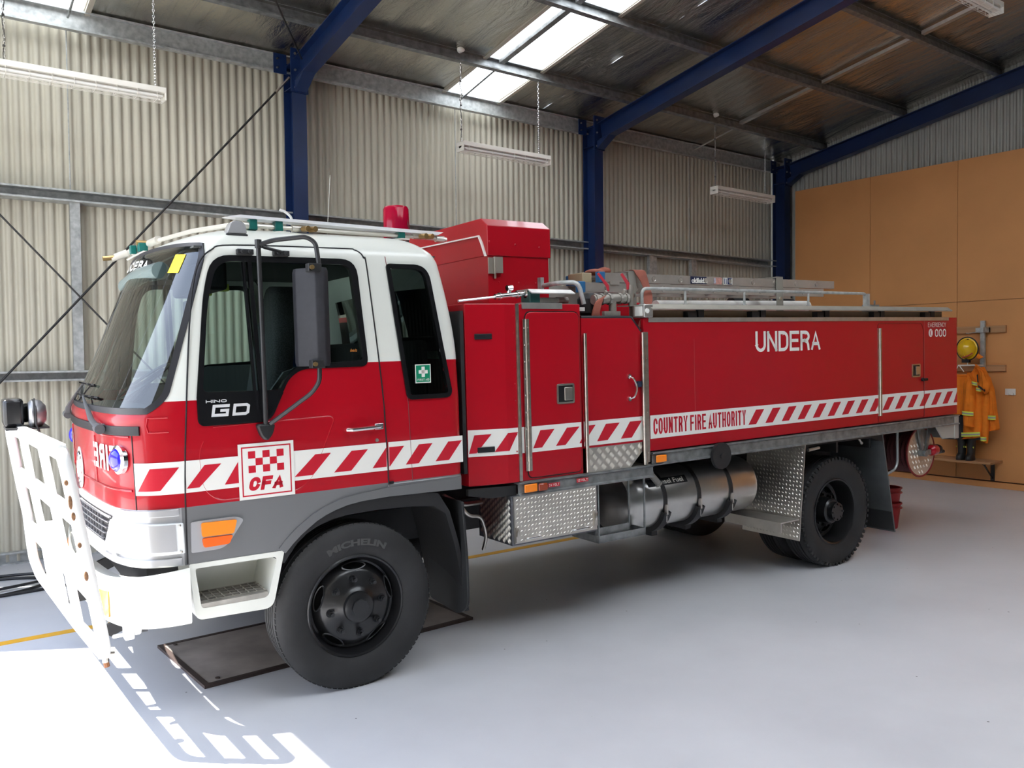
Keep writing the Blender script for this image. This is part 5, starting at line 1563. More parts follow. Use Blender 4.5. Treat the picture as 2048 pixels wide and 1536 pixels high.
mb = MB(); mb.box(4.36, 8.4, .055, .062, 2.152, 2.21); mb.build('tray_back', P('timber tone liner', (.22, .15, .09), .7), tank, sm=0)
mb = MB(); mb.tube(bend([(4.335, .10, 2.250), (4.335, .10, 2.375), (5.5, .10, 2.376), (7.175, .10, 2.378), (7.175, .10, 2.250)], .07, 8), .013, 10)
for x in (4.79, 5.475, 6.312): mb.cyl((x, .10, 2.25), (x, .10, 2.372), .010, 8)
mb.box(7.15, 7.20, .08, .12, 2.25, 2.376)
for x in (4.335, 4.79, 5.475, 6.312, 7.175): mb.cyl((x, .10, 2.25), (x, .10, 2.262), .022, 12)
mb.build('top_handrail', GALVW, tank)
mb = MB(); mb.box(4.7, 7.3, 1.0, 1.9, 2.148, 2.33); mb.build('tank_hatch_box', RED, tank, bevel=.01)
mb = MB(); mb.cyl((4.9, .55, 2.27), (6.9, .55, 2.285), .05, 16); mb.build('suction_pipe', P('white pipe', (.75, .74, .70), .4), tank)
mb = MB(); 
for x in (5.9, 6.55): mb.cyl((x, .62, 2.30), (x + .2, .62, 2.30), .06, 16); mb.mark()
mb.each('coupling', BLACKP, tank)
mb = MB(); mb.cyl((8.50, .2, 2.148), (8.50, .2, 2.162), .062, 24); o = mb.build('beacon_base', ALU, truck)
mb = MB(); mb.lathe([(.058, 0), (.056, .06), (.045, .075), (0, .078)], (8.50, .2, 2.160), (0, 0, 1), 24); mb.build('amber_beacon', P('orange beacon lens', (.80, .10, .01), .25, coat=.5), o)
mb = MB(); mb.box(7.5, 7.7, .3, .36, 2.148, 2.29); mb.cyl((7.62, .3, 2.29), (7.62, .3, 2.33), .01, 6); mb.build('rear_bracket', GALV, truck, sm=0)

# rails (galvanised) under the body
mb = MB(); mb.box(4.26, 8.5, .06, 2.2, 1.08, 1.158); mb.build('subframe', DARK, truck, sm=0)
def chan(x0, x1, z0, z1, y):
    mb = MB(); pr = [(y, z0), (y + .07, z0), (y + .07, z0 + .012), (y + .02, z0 + .016), (y + .02, z1 - .016), (y + .07, z1 - .012), (y + .07, z1), (y, z1), (y, z1 - .010), (y + .014, z1 - .018), (y + .014, z0 + .018), (y, z0 + .010)]
    return mb.prism(pr, 'x', x0, x1)
chan(4.305, 8.60, 1.052, 1.150, -.02).build('side_rail', GALV, truck, sm=0)
chan(3.100, 4.315, .968, 1.060, -.02).build('lower_side_rail', GALV, truck, sm=0)
mb = MB(); mb.box(3.13, 4.3, .0, .5, 1.052, 1.062); mb.build('step_deck', TREAD, truck, sm=0)
mb = MB(); mb.prism([(2.73, 1.05), (3.1, 1.04), (3.1, .975), (2.9, .975), (2.73, 1.01)], 'y', .02, .05); mb.build('rail_bracket', DARK, truck, sm=0)
mb = MB(); mb.box(8.52, 8.60, -.01, D2, .905, 1.150); mb.prism([(8.17, 1.06), (8.60, 1.06), (8.60, .912), (8.30, .92)], 'y', -.005, .01); mb.build('rear_beam', P('dull grey alloy', (.46, .46, .43), .5, metal=.4), truck, bevel=.006, sm=0)
for x, z, ln in ((3.136, 1.016, .104), (4.330, 1.100, .105)):
    mb = MB(); mb.box(x, x + ln, -.032, -.02, z - .027, z + .027); mb.build('side_marker', AMBER, truck, bevel=.006)
mb = MB(); mb.box(3.247, 3.322, -.042, -.02, .988, 1.040); mb.build('dark_side_marker', AMBERD, truck, bevel=.01)
mb = MB(); mb.box(3.334, 3.433, -.0225, -.0205, 1.003, 1.030); mb.box(3.581, 3.682, -.0225, -.0205, 1.008, 1.035); o = mb.build('voltage_sign', DECALR, truck, sm=0)
mb = MB(); stroke_text(mb, '24 VOLT', .088, .017, lambda x, y: (3.340 + x, -.0232, 1.008 + y), .0028, gap=1); stroke_text(mb, '12 VOLT', .088, .017, lambda x, y: (3.588 + x, -.0232, 1.013 + y), .0028, gap=1)
mb.build('sign_lettering', DECALW, o, sm=0)

# tool box under the body
def diamonds(mb, x0, x1, z0, z1, y, p=.030, f=None, hh=.0036):
    k = 0; z = z0 + p / 2
    f = f or (lambda a, b, c: (a, b, c))
    while z < z1 - p * .3:
        x = x0 + p / 2; j = 0
        while x < x1 - p * .3:
            s_ = 1 if (j + k) % 2 else -1
            d = Vector((s_ * .9, .43)) if s_ > 0 else Vector((.43, .9))
            n_ = Vector((-d.y, d.x)); L2, w_ = p * .46, p * .14
            pts = [(x - d.x * L2, y, z - d.y * L2), (x + n_.x * w_, y, z + n_.y * w_), (x + d.x * L2, y, z + d.y * L2), (x - n_.x * w_, y, z - n_.y * w_), (x, y - hh, z)]
            mb.add([f(*q) for q in pts], [(0, 1, 4), (1, 2, 4), (2, 3, 4), (3, 0, 4)])
            x += p; j += 1
        z += p; k += 1
mb = MB(); mb.box(3.045, 3.765, .0, .42, .640, .972); tb = mb.build('tool_box', P('dark checker side', (.16, .165, .18), .4, metal=.7), truck, bevel=.004, sm=0)
mb = MB(); mb.box(3.060, 3.760, -.014, -.001, .655, .968); diamonds(mb, 3.066, 3.755, .66, .965, -.014); tdoor = mb.build('tool_box_door', TREAD, tb, sm=0)
mb = MB()
for i in range(14):
    for j in range(7):
        yy, zz = .035 + j * .062 + (.031 if i % 2 else 0), .66 + .022 * i + .01
        if yy > .40: continue
        for q in range(5):
            o_ = (q - 2) * .0068; s_ = 1
            c = Vector((3.0445, yy + o_ * .7, zz - o_ * .7)); d = Vector((0, .7, .7)) * .019; p_ = Vector((0, .7, -.7)) * .002
            mb.add([c - d, c + p_, c + d, c - p_, c + Vector((-.004, 0, 0))], [(0, 1, 4), (1, 2, 4), (2, 3, 4), (3, 0, 4)])
mb.build('five_bar_side', TREAD, tb, sm=0)
for x, z in ((3.075, .735), (3.742, .755)):
    mb = MB(); mb.box(x - .014, x + .014, -.026, -.014, z - .07, z + .03); mb.tube([(x - .006, -.03, z - .03), (x - .006, -.036, z), (x + .006, -.036, z + .018)], .006, 6); mb.build('toggle_latch', STEEL, tdoor)
for x0, x1, z in ((3.140, 3.270, .680), (3.535, 3.680, .680)):
    mb = MB(); mb.tube(bend([(x0, -.015, z), (x0 + .01, -.04, z + .004), (x1 - .01, -.04, z + .004), (x1, -.015, z)], .01), .006, 8); mb.build('drop_handle', CHROME, tdoor)

# folding step frame between tool box and fuel tank
mb = MB()
for x in (3.775, 4.215): mb.box(x, x + .012, -.01, .0, .552, .968); mb.box(x, x + .012, .0, .30, .552, .60)
mb.box(3.775, 4.227, -.01, .30, .548, .558); mb.box(3.775, 4.227, -.01, -.004, .552, .60)
mb.box(4.09, 4.10, .02, .03, .60, .968); mb.box(3.775, 4.10, .02, .03, .60, .65)
mb.build('step_frame', GALV, truck, sm=0)
# fuel tank
FY, FZ, FR_ = .32, .745, .235
mb = MB(); mb.lathe([(0, 0), (.19, 0), (.225, .012), (.235, .03), (.235, 1.41), (.225, 1.435), (.19, 1.45), (0, 1.45)], (4.16, FY, FZ), (1, 0, 0), 72)
ft = mb.build('fuel_tank', P('brushed tank alloy', (.60, .585, .56), .30, metal=1, noise=.15, nscale=4), truck, sm=40)
for x in (4.50, 4.87, 5.24):
    mb = MB(); mb.lathe([(.2365, 0), (.240, .002), (.240, .042), (.2365, .044)], (x, FY, FZ), (1, 0, 0), 72)
    mb.build('tank_strap', BLACKP, ft)
    mb = MB(); mb.lathe([(.236, 0), (.275, .0), (.275, .07), (.236, .07)], (x - .01, FY, FZ), (1, 0, 0), 40, a0=radians(108), a1=radians(258))
    mb.box(x, x + .06, FY - .1, FY + .5, FZ - .29, FZ - .23)
    mb.build('tank_cradle', BLACKP, ft)
    mb = MB(); mb.box(x + .010, x + .028, FY - .262, FY - .236, FZ - .10, FZ - .02); mb.cyl((x + .02, FY - .25, FZ - .16), (x + .02, FY - .25, FZ - .05), .005, 6); mb.build('strap_buckle', STEEL, ft)
mb = MB(); a = Vector((4.345, .05, .975)); b = Vector((4.40, .03, .905)); mb.cyl(a, b, .024, 16, .024); mb.cyl(b, b + (b - a) * .15, .032, 8); mb.cyl(a + (a - b) * .1, a, .03, 8)
mb.build('filler_neck', P('worn cap alloy', (.25, .24, .22), .5, metal=.6), ft)
ang = lambda u: (FY - (FR_ + .0012) * cos(u), FZ + (FR_ + .0012) * sin(u))
mb = MB(); n = 6
for i in range(n):
    u0, u1 = radians(30 + 16 * i / n), radians(30 + 16 * (i + 1) / n)
    (ya, za), (yb, zb) = ang(u0), ang(u1); mb.add([(4.50 - .12, ya, za), (4.50 + .30 - .12 + .12, ya, za), (4.80, yb, zb), (4.38, yb, zb)], [(0, 1, 2, 3)])
o = mb.build('fuel_sign', DECALK, ft, sm=0)
mb = MB(); put_text(mb, 'Diesel Fuel', .30, .042, lambda x, y: (4.46 + x, *[v for v in (FY - (FR_ + .003) * cos(radians(33) + y / FR_), FZ + (FR_ + .003) * sin(radians(33) + y / FR_))]), bold=.02)
mb.build('sign_lettering', DECALW, o, sm=0)
mb = MB(); mb.cyl((5.010, -.055, 1.064), (5.010, -.03, 1.064), .104, 40); mb.cyl((5.010, -.06, 1.06), (5.010, -.05, 1.06), .02, 12); mb.cyl((5.01, -.03, 1.064), (5.01, .05, 1.064), .03, 12)
mb.build('rubber_disc', BLACKP, truck)
mb = MB(); mb.ell((7.05, .08, .98), .014, .014, .014); mb.cyl((7.05, .08, .98), (7.0, .08, 1.03), .010, 10); mb.cyl((6.15, .0, 1.0), (6.30, .0, 1.01), .014, 10); mb.build('lamp_fitting', STEEL, truck)

# rear wheel guards in tread plate
mb = MB(); th = .004
P0 = [(6.075, .01), (6.045, .235)]
mb.prism([(6.105, 1.052), (6.113, 1.052), (6.018, .225), (6.010, .225)], 'y', -.005, .62)
def gf(a, b, c):   # a->y, c->z
    t = (c - .225) / (1.052 - .225); return (6.010 + .095 * t + b, a, c)
diamonds(mb, .0, .60, .24, 1.04, 0.0, .036, gf, .007)
mb.build('rear_wheel_guard', TREAD, truck, sm=0)
mb = MB(); mb.box(5.78, 6.02, .0, .62, .405, .415); mb.box(5.775, 5.785, .0, .62, .33, .415)
mb.build('guard_step', TREAD, truck, sm=0)
mb = MB(); mb.prism([(7.285, 1.055), (7.300, 1.055), (7.500, .085), (7.485, .085)], 'y', .02, .62); rf = mb.build('rear_flap', P('grey flap sheet', (.13, .14, .145), .5, metal=.4, noise=.3, nscale=4), truck, sm=0)
mb = MB(); mb.prism([(7.425, .29), (7.435, .29), (7.484, .10), (7.474, .10)], 'y', .02, .62); mb.build('flap_rubber', RUBBER2, rf, sm=0)
mb = MB()
for x in (6.18, 6.69, 7.2): mb.box(x, x + .03, .1, .62, .92, 1.05)
mb.prism([(6.11, 1.05), (6.11, .98), (6.3, 1.03), (7.1, 1.03), (7.28, .98), (7.28, 1.05)], 'y', .02, .62)
mb.build('guard_roof', DARK, truck, sm=0)

# hose reel under the tail
RX, RZ = 8.12, .793
mb = MB(); mb.cyl((RX, .125, RZ), (RX, .12, RZ), .236, 56); 
k = 0
for zz in [RZ - .2 + .055 * i for i in range(9)]:
    x = RX - .2 + (.0275 if k % 2 else 0)
    while x < RX + .21:
        if (x - RX) ** 2 + (zz - RZ) ** 2 < .21 ** 2:
            for q in range(3):
                c = Vector((x + (q - 1) * .009, .12, zz - (q - 1) * .009)); d = Vector((.010, 0, .010)); p_ = Vector((.002, 0, -.002))
                mb.add([c - d, c + p_, c + d, c - p_, c + Vector((0, -.003, 0))], [(0, 1, 4), (1, 2, 4), (2, 3, 4), (3, 0, 4)])
        x += .055
    k += 1
reel = mb.build('hose_reel', TREAD, truck, sm=30)
mb = MB(); mb.lathe([(.236, 0), (.252, -.004), (.256, .006), (.24, .014)], (RX, .12, RZ), (0, 1, 0), 56); mb.lathe([(.08, .0), (.25, .0), (.256, .008), (.08, .01)], (RX, .62, RZ), (0, 1, 0), 48)
mb.cyl((RX, .13, RZ), (RX, .62, RZ), .09, 24)
mb.build('reel_flange', P('red reel rim', (.22, .012, .015), .5), reel)
mb = MB()
for k in range(12): mb.lathe([(.195, 0), (.215, .018), (.195, .036)], (RX, .15 + .038 * k, RZ), (0, 1, 0), 40)
mb.build('reel_hose', P('dark red hose', (.10, .012, .014), .6), reel)
mb = MB(); mb.prism([(8.02, 1.06), (8.07, 1.06), (8.13, .80), (8.10, .78)], 'y', .095, .11); mb.prism([(8.22, 1.06), (8.28, 1.06), (8.19, .79), (8.16, .80)], 'y', .095, .11); mb.box(8.06, 8.22, .07, .115, .765, .815); mb.cyl((8.10, .05, .785), (8.10, .12, .785), .03, 14)
mb.build('reel_bracket', GALV, reel, sm=0)
mb = MB(); mb.lathe([(.0, 0), (.03, 0), (.055, .03), (.055, .10), (.035, .13), (0, .13)], (8.24, .10, .80), (0, -.3, 0.0) if False else (1, 0, 0), 20); mb.build('red_nozzle', RED, reel)
mb = MB(); mb.cyl((8.36, .10, .77), (8.50, .10, .77), .018, 10); mb.ell((8.40, .12, .80), .07, .06, .05); mb.build('nozzle_tip', BLACKP, reel)
mb = MB(); mb.tube(bend([(7.668, .10, 1.05), (7.668, .10, .68), (7.40, .10, .62)], .09, 8), .013, 10); mb.build('bent_bar', P('grey round bar', (.38, .40, .40), .4, metal=.5), truck)

# ---------------------------------------------------------------- tall red locker behind the cab
LX0, LX1, LY0, LY1 = 3.155, 3.70, .38, 1.85
mb = MB(); mb.box(LX0 + .006, LX1 - .012, LY0 + .012, LY1 - .012, 2.246, 2.72); tl = mb.build('tall_locker', RED, truck, bevel=.004, sm=0)
mb = MB(); mb.prism([(LY0, 2.605), (LY0, 2.815), (LY0 + .085, 2.872), (LY1 - .085, 2.872), (LY1, 2.815), (LY1, 2.605)], 'x', LX0 + .001, LX1); hood = mb.build('locker_hood', RED, tl, bevel=.004, sm=0)
mb = MB()
mb.prism([(LY0 + .012, 2.60), (LY0 + .06, 2.70), (LY0 + .10, 2.755), (1.6, 2.775), (1.6, 2.765), (LY0 + .11, 2.745), (LY0 + .075, 2.69), (LY0 + .03, 2.60)], 'x', LX0 - .012, LX0 + .0)
mb.build('hood_trim', DECALW, hood, sm=0)
mb = MB()
for x in (3.17, 3.39, 3.60): mb.ell((x, LY0, 2.70 - (x - 3.17) * .05), .008, .005, .008, 8, 5)
for x in (3.25, 3.42, 3.57): mb.ell((x, LY0 + .012, 2.42), .006, .004, .006, 8, 5)
mb.build('rivets', RED, hood)
mb = MB(); mb.box(3.160, 3.205, LY0 - .004, LY0 + .01, 2.478, 2.590); mb.box(3.202, 3.268, LY0 - .018, LY0 + .01, 2.482, 2.595); mb.cyl((3.204, LY0 - .012, 2.475), (3.204, LY0 - .012, 2.595), .008, 8); mb.cyl((3.212, LY0, 2.445), (3.212, LY0, 2.475), .008, 8); mb.build('locker_hinge', P('hinge alloy', (.42, .39, .33), .4, metal=.7), tl, sm=0)
mb = MB(); mb.tube(bend([(3.55, LY0 - .06, 2.40), (3.555, LY0 - .08, 2.42), (3.90, .18, 2.415), (3.665 + .25, .12, 2.40), (3.70, .03, 2.25)], .05), .001, 6)
mb = MB(); mb.tube(bend([(3.60, .34, 2.40), (3.60, .14, 2.405), (3.715, .08, 2.405), (3.745, .06, 2.25)], .05, 6), .016, 10); mb.box(3.585, 3.615, .355, .392, 2.36, 2.46); mb.build('grab_rail', GALVW, truck)

# nozzle laid on top of the side locker
mb = MB(); mb.cyl((2.72, .06, 2.262), (3.06, .06, 2.298), .010, 10); mb.cyl((3.0, .06, 2.292), (3.25, .06, 2.318), .019, 14); mb.cyl((3.03, .06, 2.295), (3.04, .06, 2.296), .026, 14); mb.cyl((3.17, .06, 2.309), (3.18, .06, 2.310), .026, 14); mb.cyl((3.24, .06, 2.317), (3.255, .06, 2.318), .03, 14)
mb.cyl((3.11, .06, 2.30), (3.115, .06, 2.36), .014, 10); mb.cyl((3.095, .06, 2.35), (3.135, .06, 2.355), .02, 10)
mb.build('spray_lance', CHROME, truck)
mb = MB(); mb.box(3.245, 3.33, .01, .12, 2.252, 2.335); mb.build('lance_clamp', P('dark teal clamp', (.01, .06, .055), .4), truck, bevel=.006)
mb = MB(); mb.box(3.32, 3.50, .02, .10, 2.255, 2.29); mb.cyl((3.50, .06, 2.275), (3.60, .06, 2.275), .022, 10); mb.build('lance_valve', P('cast alloy 2', (.3, .29, .26), .45, metal=.7, noise=.3), truck, bevel=.004)
mb = MB(); mb.prism([(-.03, 2.318), (.02, 2.345), (.16, 2.345), (.16, 2.338), (.022, 2.337), (-.026, 2.312)], 'x', 3.235, 3.60); mb.build('lance_cover', ALU, truck, sm=0)

# ---------------------------------------------------------------- roof spray bars and red beacon
roofb = bpy.data.objects.new('roof_spray_bar', None); col.objects.link(roofb); roofb.parent = truck
roofb['label'] = 'chrome spray pipes with green clamps along the cab roof'
mb = MB(); yb = .30
mb.tube([(1.40, yb, 2.700), (2.60, yb, 2.690), (2.78, yb, 2.684)], .014, 10)
for x in (1.44, 1.73, 1.77, 2.53, 2.57): mb.cyl((x, yb, 2.698), (x + .05, yb, 2.698), .023, 12)
mb.cyl((2.70, yb, 2.685), (2.76, yb, 2.683), .022, 12)
mb.tube([(1.40, yb, 2.700), (1.30, .9, 2.735), (1.22, 1.55, 2.75), (1.20, 1.92, 2.75)], .014, 10)
mb.tube([(1.50, yb, 2.72), (1.35, .9, 2.75), (1.27, 1.6, 2.76)], .006, 8)
mb.tube([(1.20, 1.92, 2.75), (1.08, 1.98, 2.70), (1.0, 2.0, 2.66)], .018, 10)
for a_, b_, r_ in (((1.22, 1.5, 2.752), (1.21, 1.75, 2.755), .026), ((1.10, 1.97, 2.71), (1.02, 1.99, 2.675), .026), ((1.19, 1.85, 2.74), (1.12, 1.90, 2.70), .028)): mb.cyl(a_, b_, r_, 12)
mb.build('spray_pipe', P('bright pipe', (.78, .74, .66), .28, metal=.45), roofb)
mb = MB()
for a_, b_ in (((1.395, .27, 2.695), (1.365, .22, 2.690)), ((1.79, .27, 2.692), (1.80, .21, 2.688)), ((1.83, .27, 2.691), (1.845, .21, 2.688)), ((2.575, .27, 2.69), (2.585, .21, 2.687)), ((2.61, .27, 2.69), (2.63, .21, 2.687)), ((1.20, 1.80, 2.765), (1.13, 1.80, 2.765)), ((1.02, 2.0, 2.675), (.94, 2.0, 2.665))): mb.cyl(a_, b_, .017, 12); mb.mark()
mb.each('brass_nozzle', BRASS, roofb)
mb = MB()
for x in (1.475, 1.625, 2.42): mb.box(x, x + .045, yb - .03, yb + .03, 2.672, 2.732); mb.mark()
mb.box(1.10, 1.14, 1.84, 1.90, 2.69, 2.75); mb.mark(); mb.box(1.14, 1.20, 1.76, 1.82, 2.70, 2.76)
mb.each('green_clamp', GREEN, roofb, bevel=.004)
mb = MB()
for x in (1.60, 2.38): mb.prism([(x - .06, 2.655), (x + .04, 2.668), (x + .10, 2.668), (x + .10, 2.660), (x + .05, 2.660), (x - .05, 2.648)], 'y', yb - .06, yb + .06)
mb.prism([(1.08, 2.655), (1.16, 2.70), (1.26, 2.70), (1.26, 2.692), (1.165, 2.692), (1.09, 2.648)], 'y', 1.72, 1.92)
mb.build('bar_bracket', WHITE, roofb, sm=0)
mb = MB(); mb.add([(1.325, .26, 2.732), (1.42, .26, 2.752), (2.74, .26, 2.725), (2.70, .26, 2.705), (1.42, .26, 2.735), (1.325, .30, 2.732), (1.42, .36, 2.752), (2.74, .36, 2.725), (2.70, .36, 2.705), (1.42, .36, 2.735)],
    [(0, 1, 2, 3, 4), (9, 8, 7, 6, 5), (0, 5, 6, 1), (1, 6, 7, 2), (2, 7, 8, 3), (3, 8, 9, 4), (4, 9, 5, 0)]); mb.build('white_deflector', P('white deflector', (.80, .80, .82), .4), roofb, sm=0)
BX, BY = 2.625, .72
mb = MB(); mb.cyl((BX, BY, 2.672), (BX, BY, 2.73), .085, 32); o = mb.build('beacon_base', BLACKP, truck)
REDT = bpy.data.materials.new('red beacon dome'); REDT.use_nodes = True
_n = REDT.node_tree.nodes; _l = REDT.node_tree.links; _b = _n['Principled BSDF']
_b.inputs['Base Color'].default_value = (.62, .008, .06, 1); _b.inputs['Roughness'].default_value = .12
_t = _n.new('ShaderNodeBsdfTransparent'); _t.inputs[0].default_value = (.85, .03, .12, 1); _m = _n.new('ShaderNodeMixShader'); _m.inputs[0].default_value = .5
_l.new(_b.outputs[0], _m.inputs[1]); _l.new(_t.outputs[0], _m.inputs[2]); _l.new(_m.outputs[0], _n['Material Output'].inputs[0])
mb = MB(); mb.lathe([(.092, 0), (.092, .03), (.088, .20), (.078, .218), (.0, .222)], (BX, BY, 2.735), (0, 0, 1), 40); mb.build('red_beacon', REDT, o)
mb = MB(); mb.ell((BX, BY, 2.85), .035, .035, .05); mb.lathe([(.02, 0), (.055, .07), (.06, .08)], (BX + .0, BY, 2.82), (1, -.4, .1), 20); mb.box(BX - .05, BX + .05, BY - .05, BY + .05, 2.735, 2.78); mb.build('beacon_rotor', P('rotor dark', (.10, .01, .015), .3, metal=.3), o)
mb = MB(); mb.cyl((2.20, .95, 2.67), (2.245, .95, 3.18), .0018, 6); mb.cyl((2.20, .95, 2.66), (2.20, .95, 2.70), .012, 8); mb.build('whip_aerial', P('aerial', (.6, .6, .55), .4), truck)
mb = MB(); mb.tube(bend([(2.19, 1.6, 2.68), (2.19, 1.6, 2.98), (2.14, 1.6, 3.02), (2.10, 1.6, 3.03)], .05), .010, 8); mb.build('bent_pipe', P('white conduit', (.7, .7, .68), .4), truck)

# ---------------------------------------------------------------- bull bar
bull = bpy.data.objects.new('bull_bar', None); col.objects.link(bull); bull.parent = truck
bull['label'] = 'large white bull bar grille guard with chipped paint'
BN, BF_ = -.16, 2.00
def bx(y, z):
    """bar plane: x from height and side"""
    n_ = [(1.57, .426), (1.2, .480), (.9, .522), (.6, .566), (.48, .583)]
    f_ = [(1.52, .318), (1.26, .348), (.9, .40), (.6, .418), (.45, .45)]
    def it(t, z):
        if z >= t[0][0]: return t[0][1]
        for a, b in zip(t, t[1:]):
            if z >= b[0]: return lerp(b[1], a[1], (z - b[0]) / (a[0] - b[0]))
        return t[-1][1]
    u = (y - BN) / (BF_ - BN)
    return lerp(it(n_, z), it(f_, z), u)
def bp(y, z, o=0): return (bx(y, z) + o, y, z)
ZT, ZBm = 1.53, .50
def barflat(mb, pts, w, d=.04):
    """rectangular hollow section following pts in the bar plane"""
    P3 = [Vector(bp(*p)) for p in pts]; vs = []; n = len(P3)
    for i in range(n):
        a = P3[max(0, i - 1)]; b = P3[min(n - 1, i + 1)]; T = (b - a).normalized(); S = T.cross(Vector((1, 0, 0))).normalized(); N = S.cross(T).normalized()
        for p, q in ((-1, -1), (1, -1), (1, 1), (-1, 1)): vs.append(P3[i] + S * w / 2 * p + N * d / 2 * q)
    fs = [(0, 1, 2, 3), tuple(4 * (n - 1) + j for j in (3, 2, 1, 0))]
    for i in range(n - 1):
        for j in range(4): k = (j + 1) % 4; fs.append((4 * i + j, 4 * i + k, 4 * i + 4 + k, 4 * i + 4 + j))
    mb.add(vs, fs)
out = [(p.x, p.y) for p in bend([(1.0, ZT, 0), (BN, ZT, 0), (BN, 1.2, 0), (BN, .9, 0), (BN + .02, ZBm + .01, 0), (.6, ZBm - .01, 0), (1.5, ZBm, 0), (BF_ - .12, ZBm, 0), (BF_, .66, 0), (BF_, 1.0, 0), (BF_, ZT - .02, 0), (1.0, ZT, 0)], .10, 6)]
mb = MB(); mb.tube([bp(*p) for p in out[:-1]], .030, 14, closed=True); mb.build('outer_tube', P('chipped white paint', (.82, .82, .80), .4) , bull, sm=50)
mb = MB()
for y in (.53, 1.33): barflat(mb, [(y, ZT), (y, 1.2), (y, .9), (y, ZBm)], .09)
barflat(mb, [(.94, .80), (.94, ZBm)], .03)
barflat(mb, [(.30, ZT - .05), (.26, 1.2), (.24, .9), (.22, ZBm)], .06) if False else None
for z in (1.20, .83): barflat(mb, [(BN, z), (.53, z), (1.33, z), (BF_, z)], .065)
barflat(mb, [(BN + .03, ZT - .01), (1.0, ZT - .01), (BF_, ZT - .02)], .07)
mb.build('grid_bars', BARW, bull, sm=0)
mb = MB(); x = bx(1.0, .8) 
mb.prism(rpoly([(.62, .80), (1.22, .80), (1.22, .94), (1.10, 1.0), (.76, 1.0), (.62, .92)], .05, 4), 'x', x - .035, x + .02); mb.build('centre_plate', BARW, bull, bevel=.01)
mb = MB()
for (y, z, s_) in ((BN, 1.29, .03), (BN, 1.22, .018), (BN, 1.38, .012), (BN, 1.08, .012), (BN, .93, .02)):
    p = Vector(bp(y, z)); mb.ell((p.x - .012, p.y - .024, p.z), .012, .006, s_ * 1.3, 10, 6)
mb.build('rust_chips', P('rusty chip', (.22, .11, .05), .8, noise=.5, nscale=60), bull)
# black and silver spot lamp on the far top corner
mb = MB(); mb.box(.27, .50, 1.28, 1.60, 1.535, 1.546); mb.build('lamp_bracket', BLACKP, bull)
mb = MB(); mb.box(.262, .372, 1.34, 1.60, 1.552, 1.722); mb.cyl((.372, 1.45, 1.63), (.40, 1.42, 1.63), .06, 20)
sl_ = mb.build('spot_lamp', BLACKG, bull, bevel=.02)
mb = MB(); mb.lathe([(.0, .0), (.05, .006), (.080, .030), (.088, .055), (.088, .085), (.07, .10), (.0, .10)], (.495, 1.36, 1.625), (-1, .0, 0), 32); mb.build('lamp_bowl', P('silver lamp bowl', (.30, .30, .31), .35, metal=.7), sl_)
mb = MB(); mb.lathe([(.091, 0), (.091, .014)], (.432, 1.36, 1.625), (-1, 0, 0), 32); mb.tube([(.43, 1.36, 1.716), (.43, 1.27, 1.66), (.43, 1.27, 1.56), (.45, 1.28, 1.50)], .006, 6); mb.build('lamp_strap', BLACKP, sl_)
# mounts, tow pin, winch box below the bumper
mb = MB(); mb.prism([(.60, .52), (.95, .64), (.95, .58), (.66, .47)], 'y', .30, .33); mb.prism([(.60, .50), (.95, .62), (.95, .54), (.66, .42)], 'y', 1.75, 1.78); mb.box(.5, .9, .64, .67, .60, .66); mb.build('bar_mount', DARK, bull, sm=0)
mb = MB(); a = Vector(bp(.06, .47)); mb.cyl(a + Vector((.0, 0, .0)), a + Vector((.07, 0, -.01)), .028, 14); mb.cyl(a + Vector((.03, 0, .01)), a + Vector((.03, -.0, -.05)), .016, 10); mb.build('pivot_bolt', STEEL, bull)
mb = MB(); mb.cyl(a + Vector((.03, 0, -.045)), a + Vector((.035, 0, -.075)), .014, 8); mb.build('rusty_pin', P('rusty chip 2', (.25, .10, .04), .8), bull)
mb = MB(); mb.box(.715, .765, .22, .30, .455, .585); mb.cyl((.765, .26, .52), (.80, .26, .52), .052, 20); mb.box(.66, .72, .25, .27, .47, .49); mb.build('front_lamp_box', BARW, truck, bevel=.008)
mb = MB(); mb.cyl((.79, .26, .52), (.83, .26, .52), .045, 20); mb.build('lamp_box_rear', BLACKP, truck)
mb = MB(); mb.lathe([(.028, -.012), (.045, -.012), (.045, .012), (.028, .012)], (.70, .50, .50), (0, 1, 0), 24, closed=True); mb.build('tow_eye', GALV, truck)

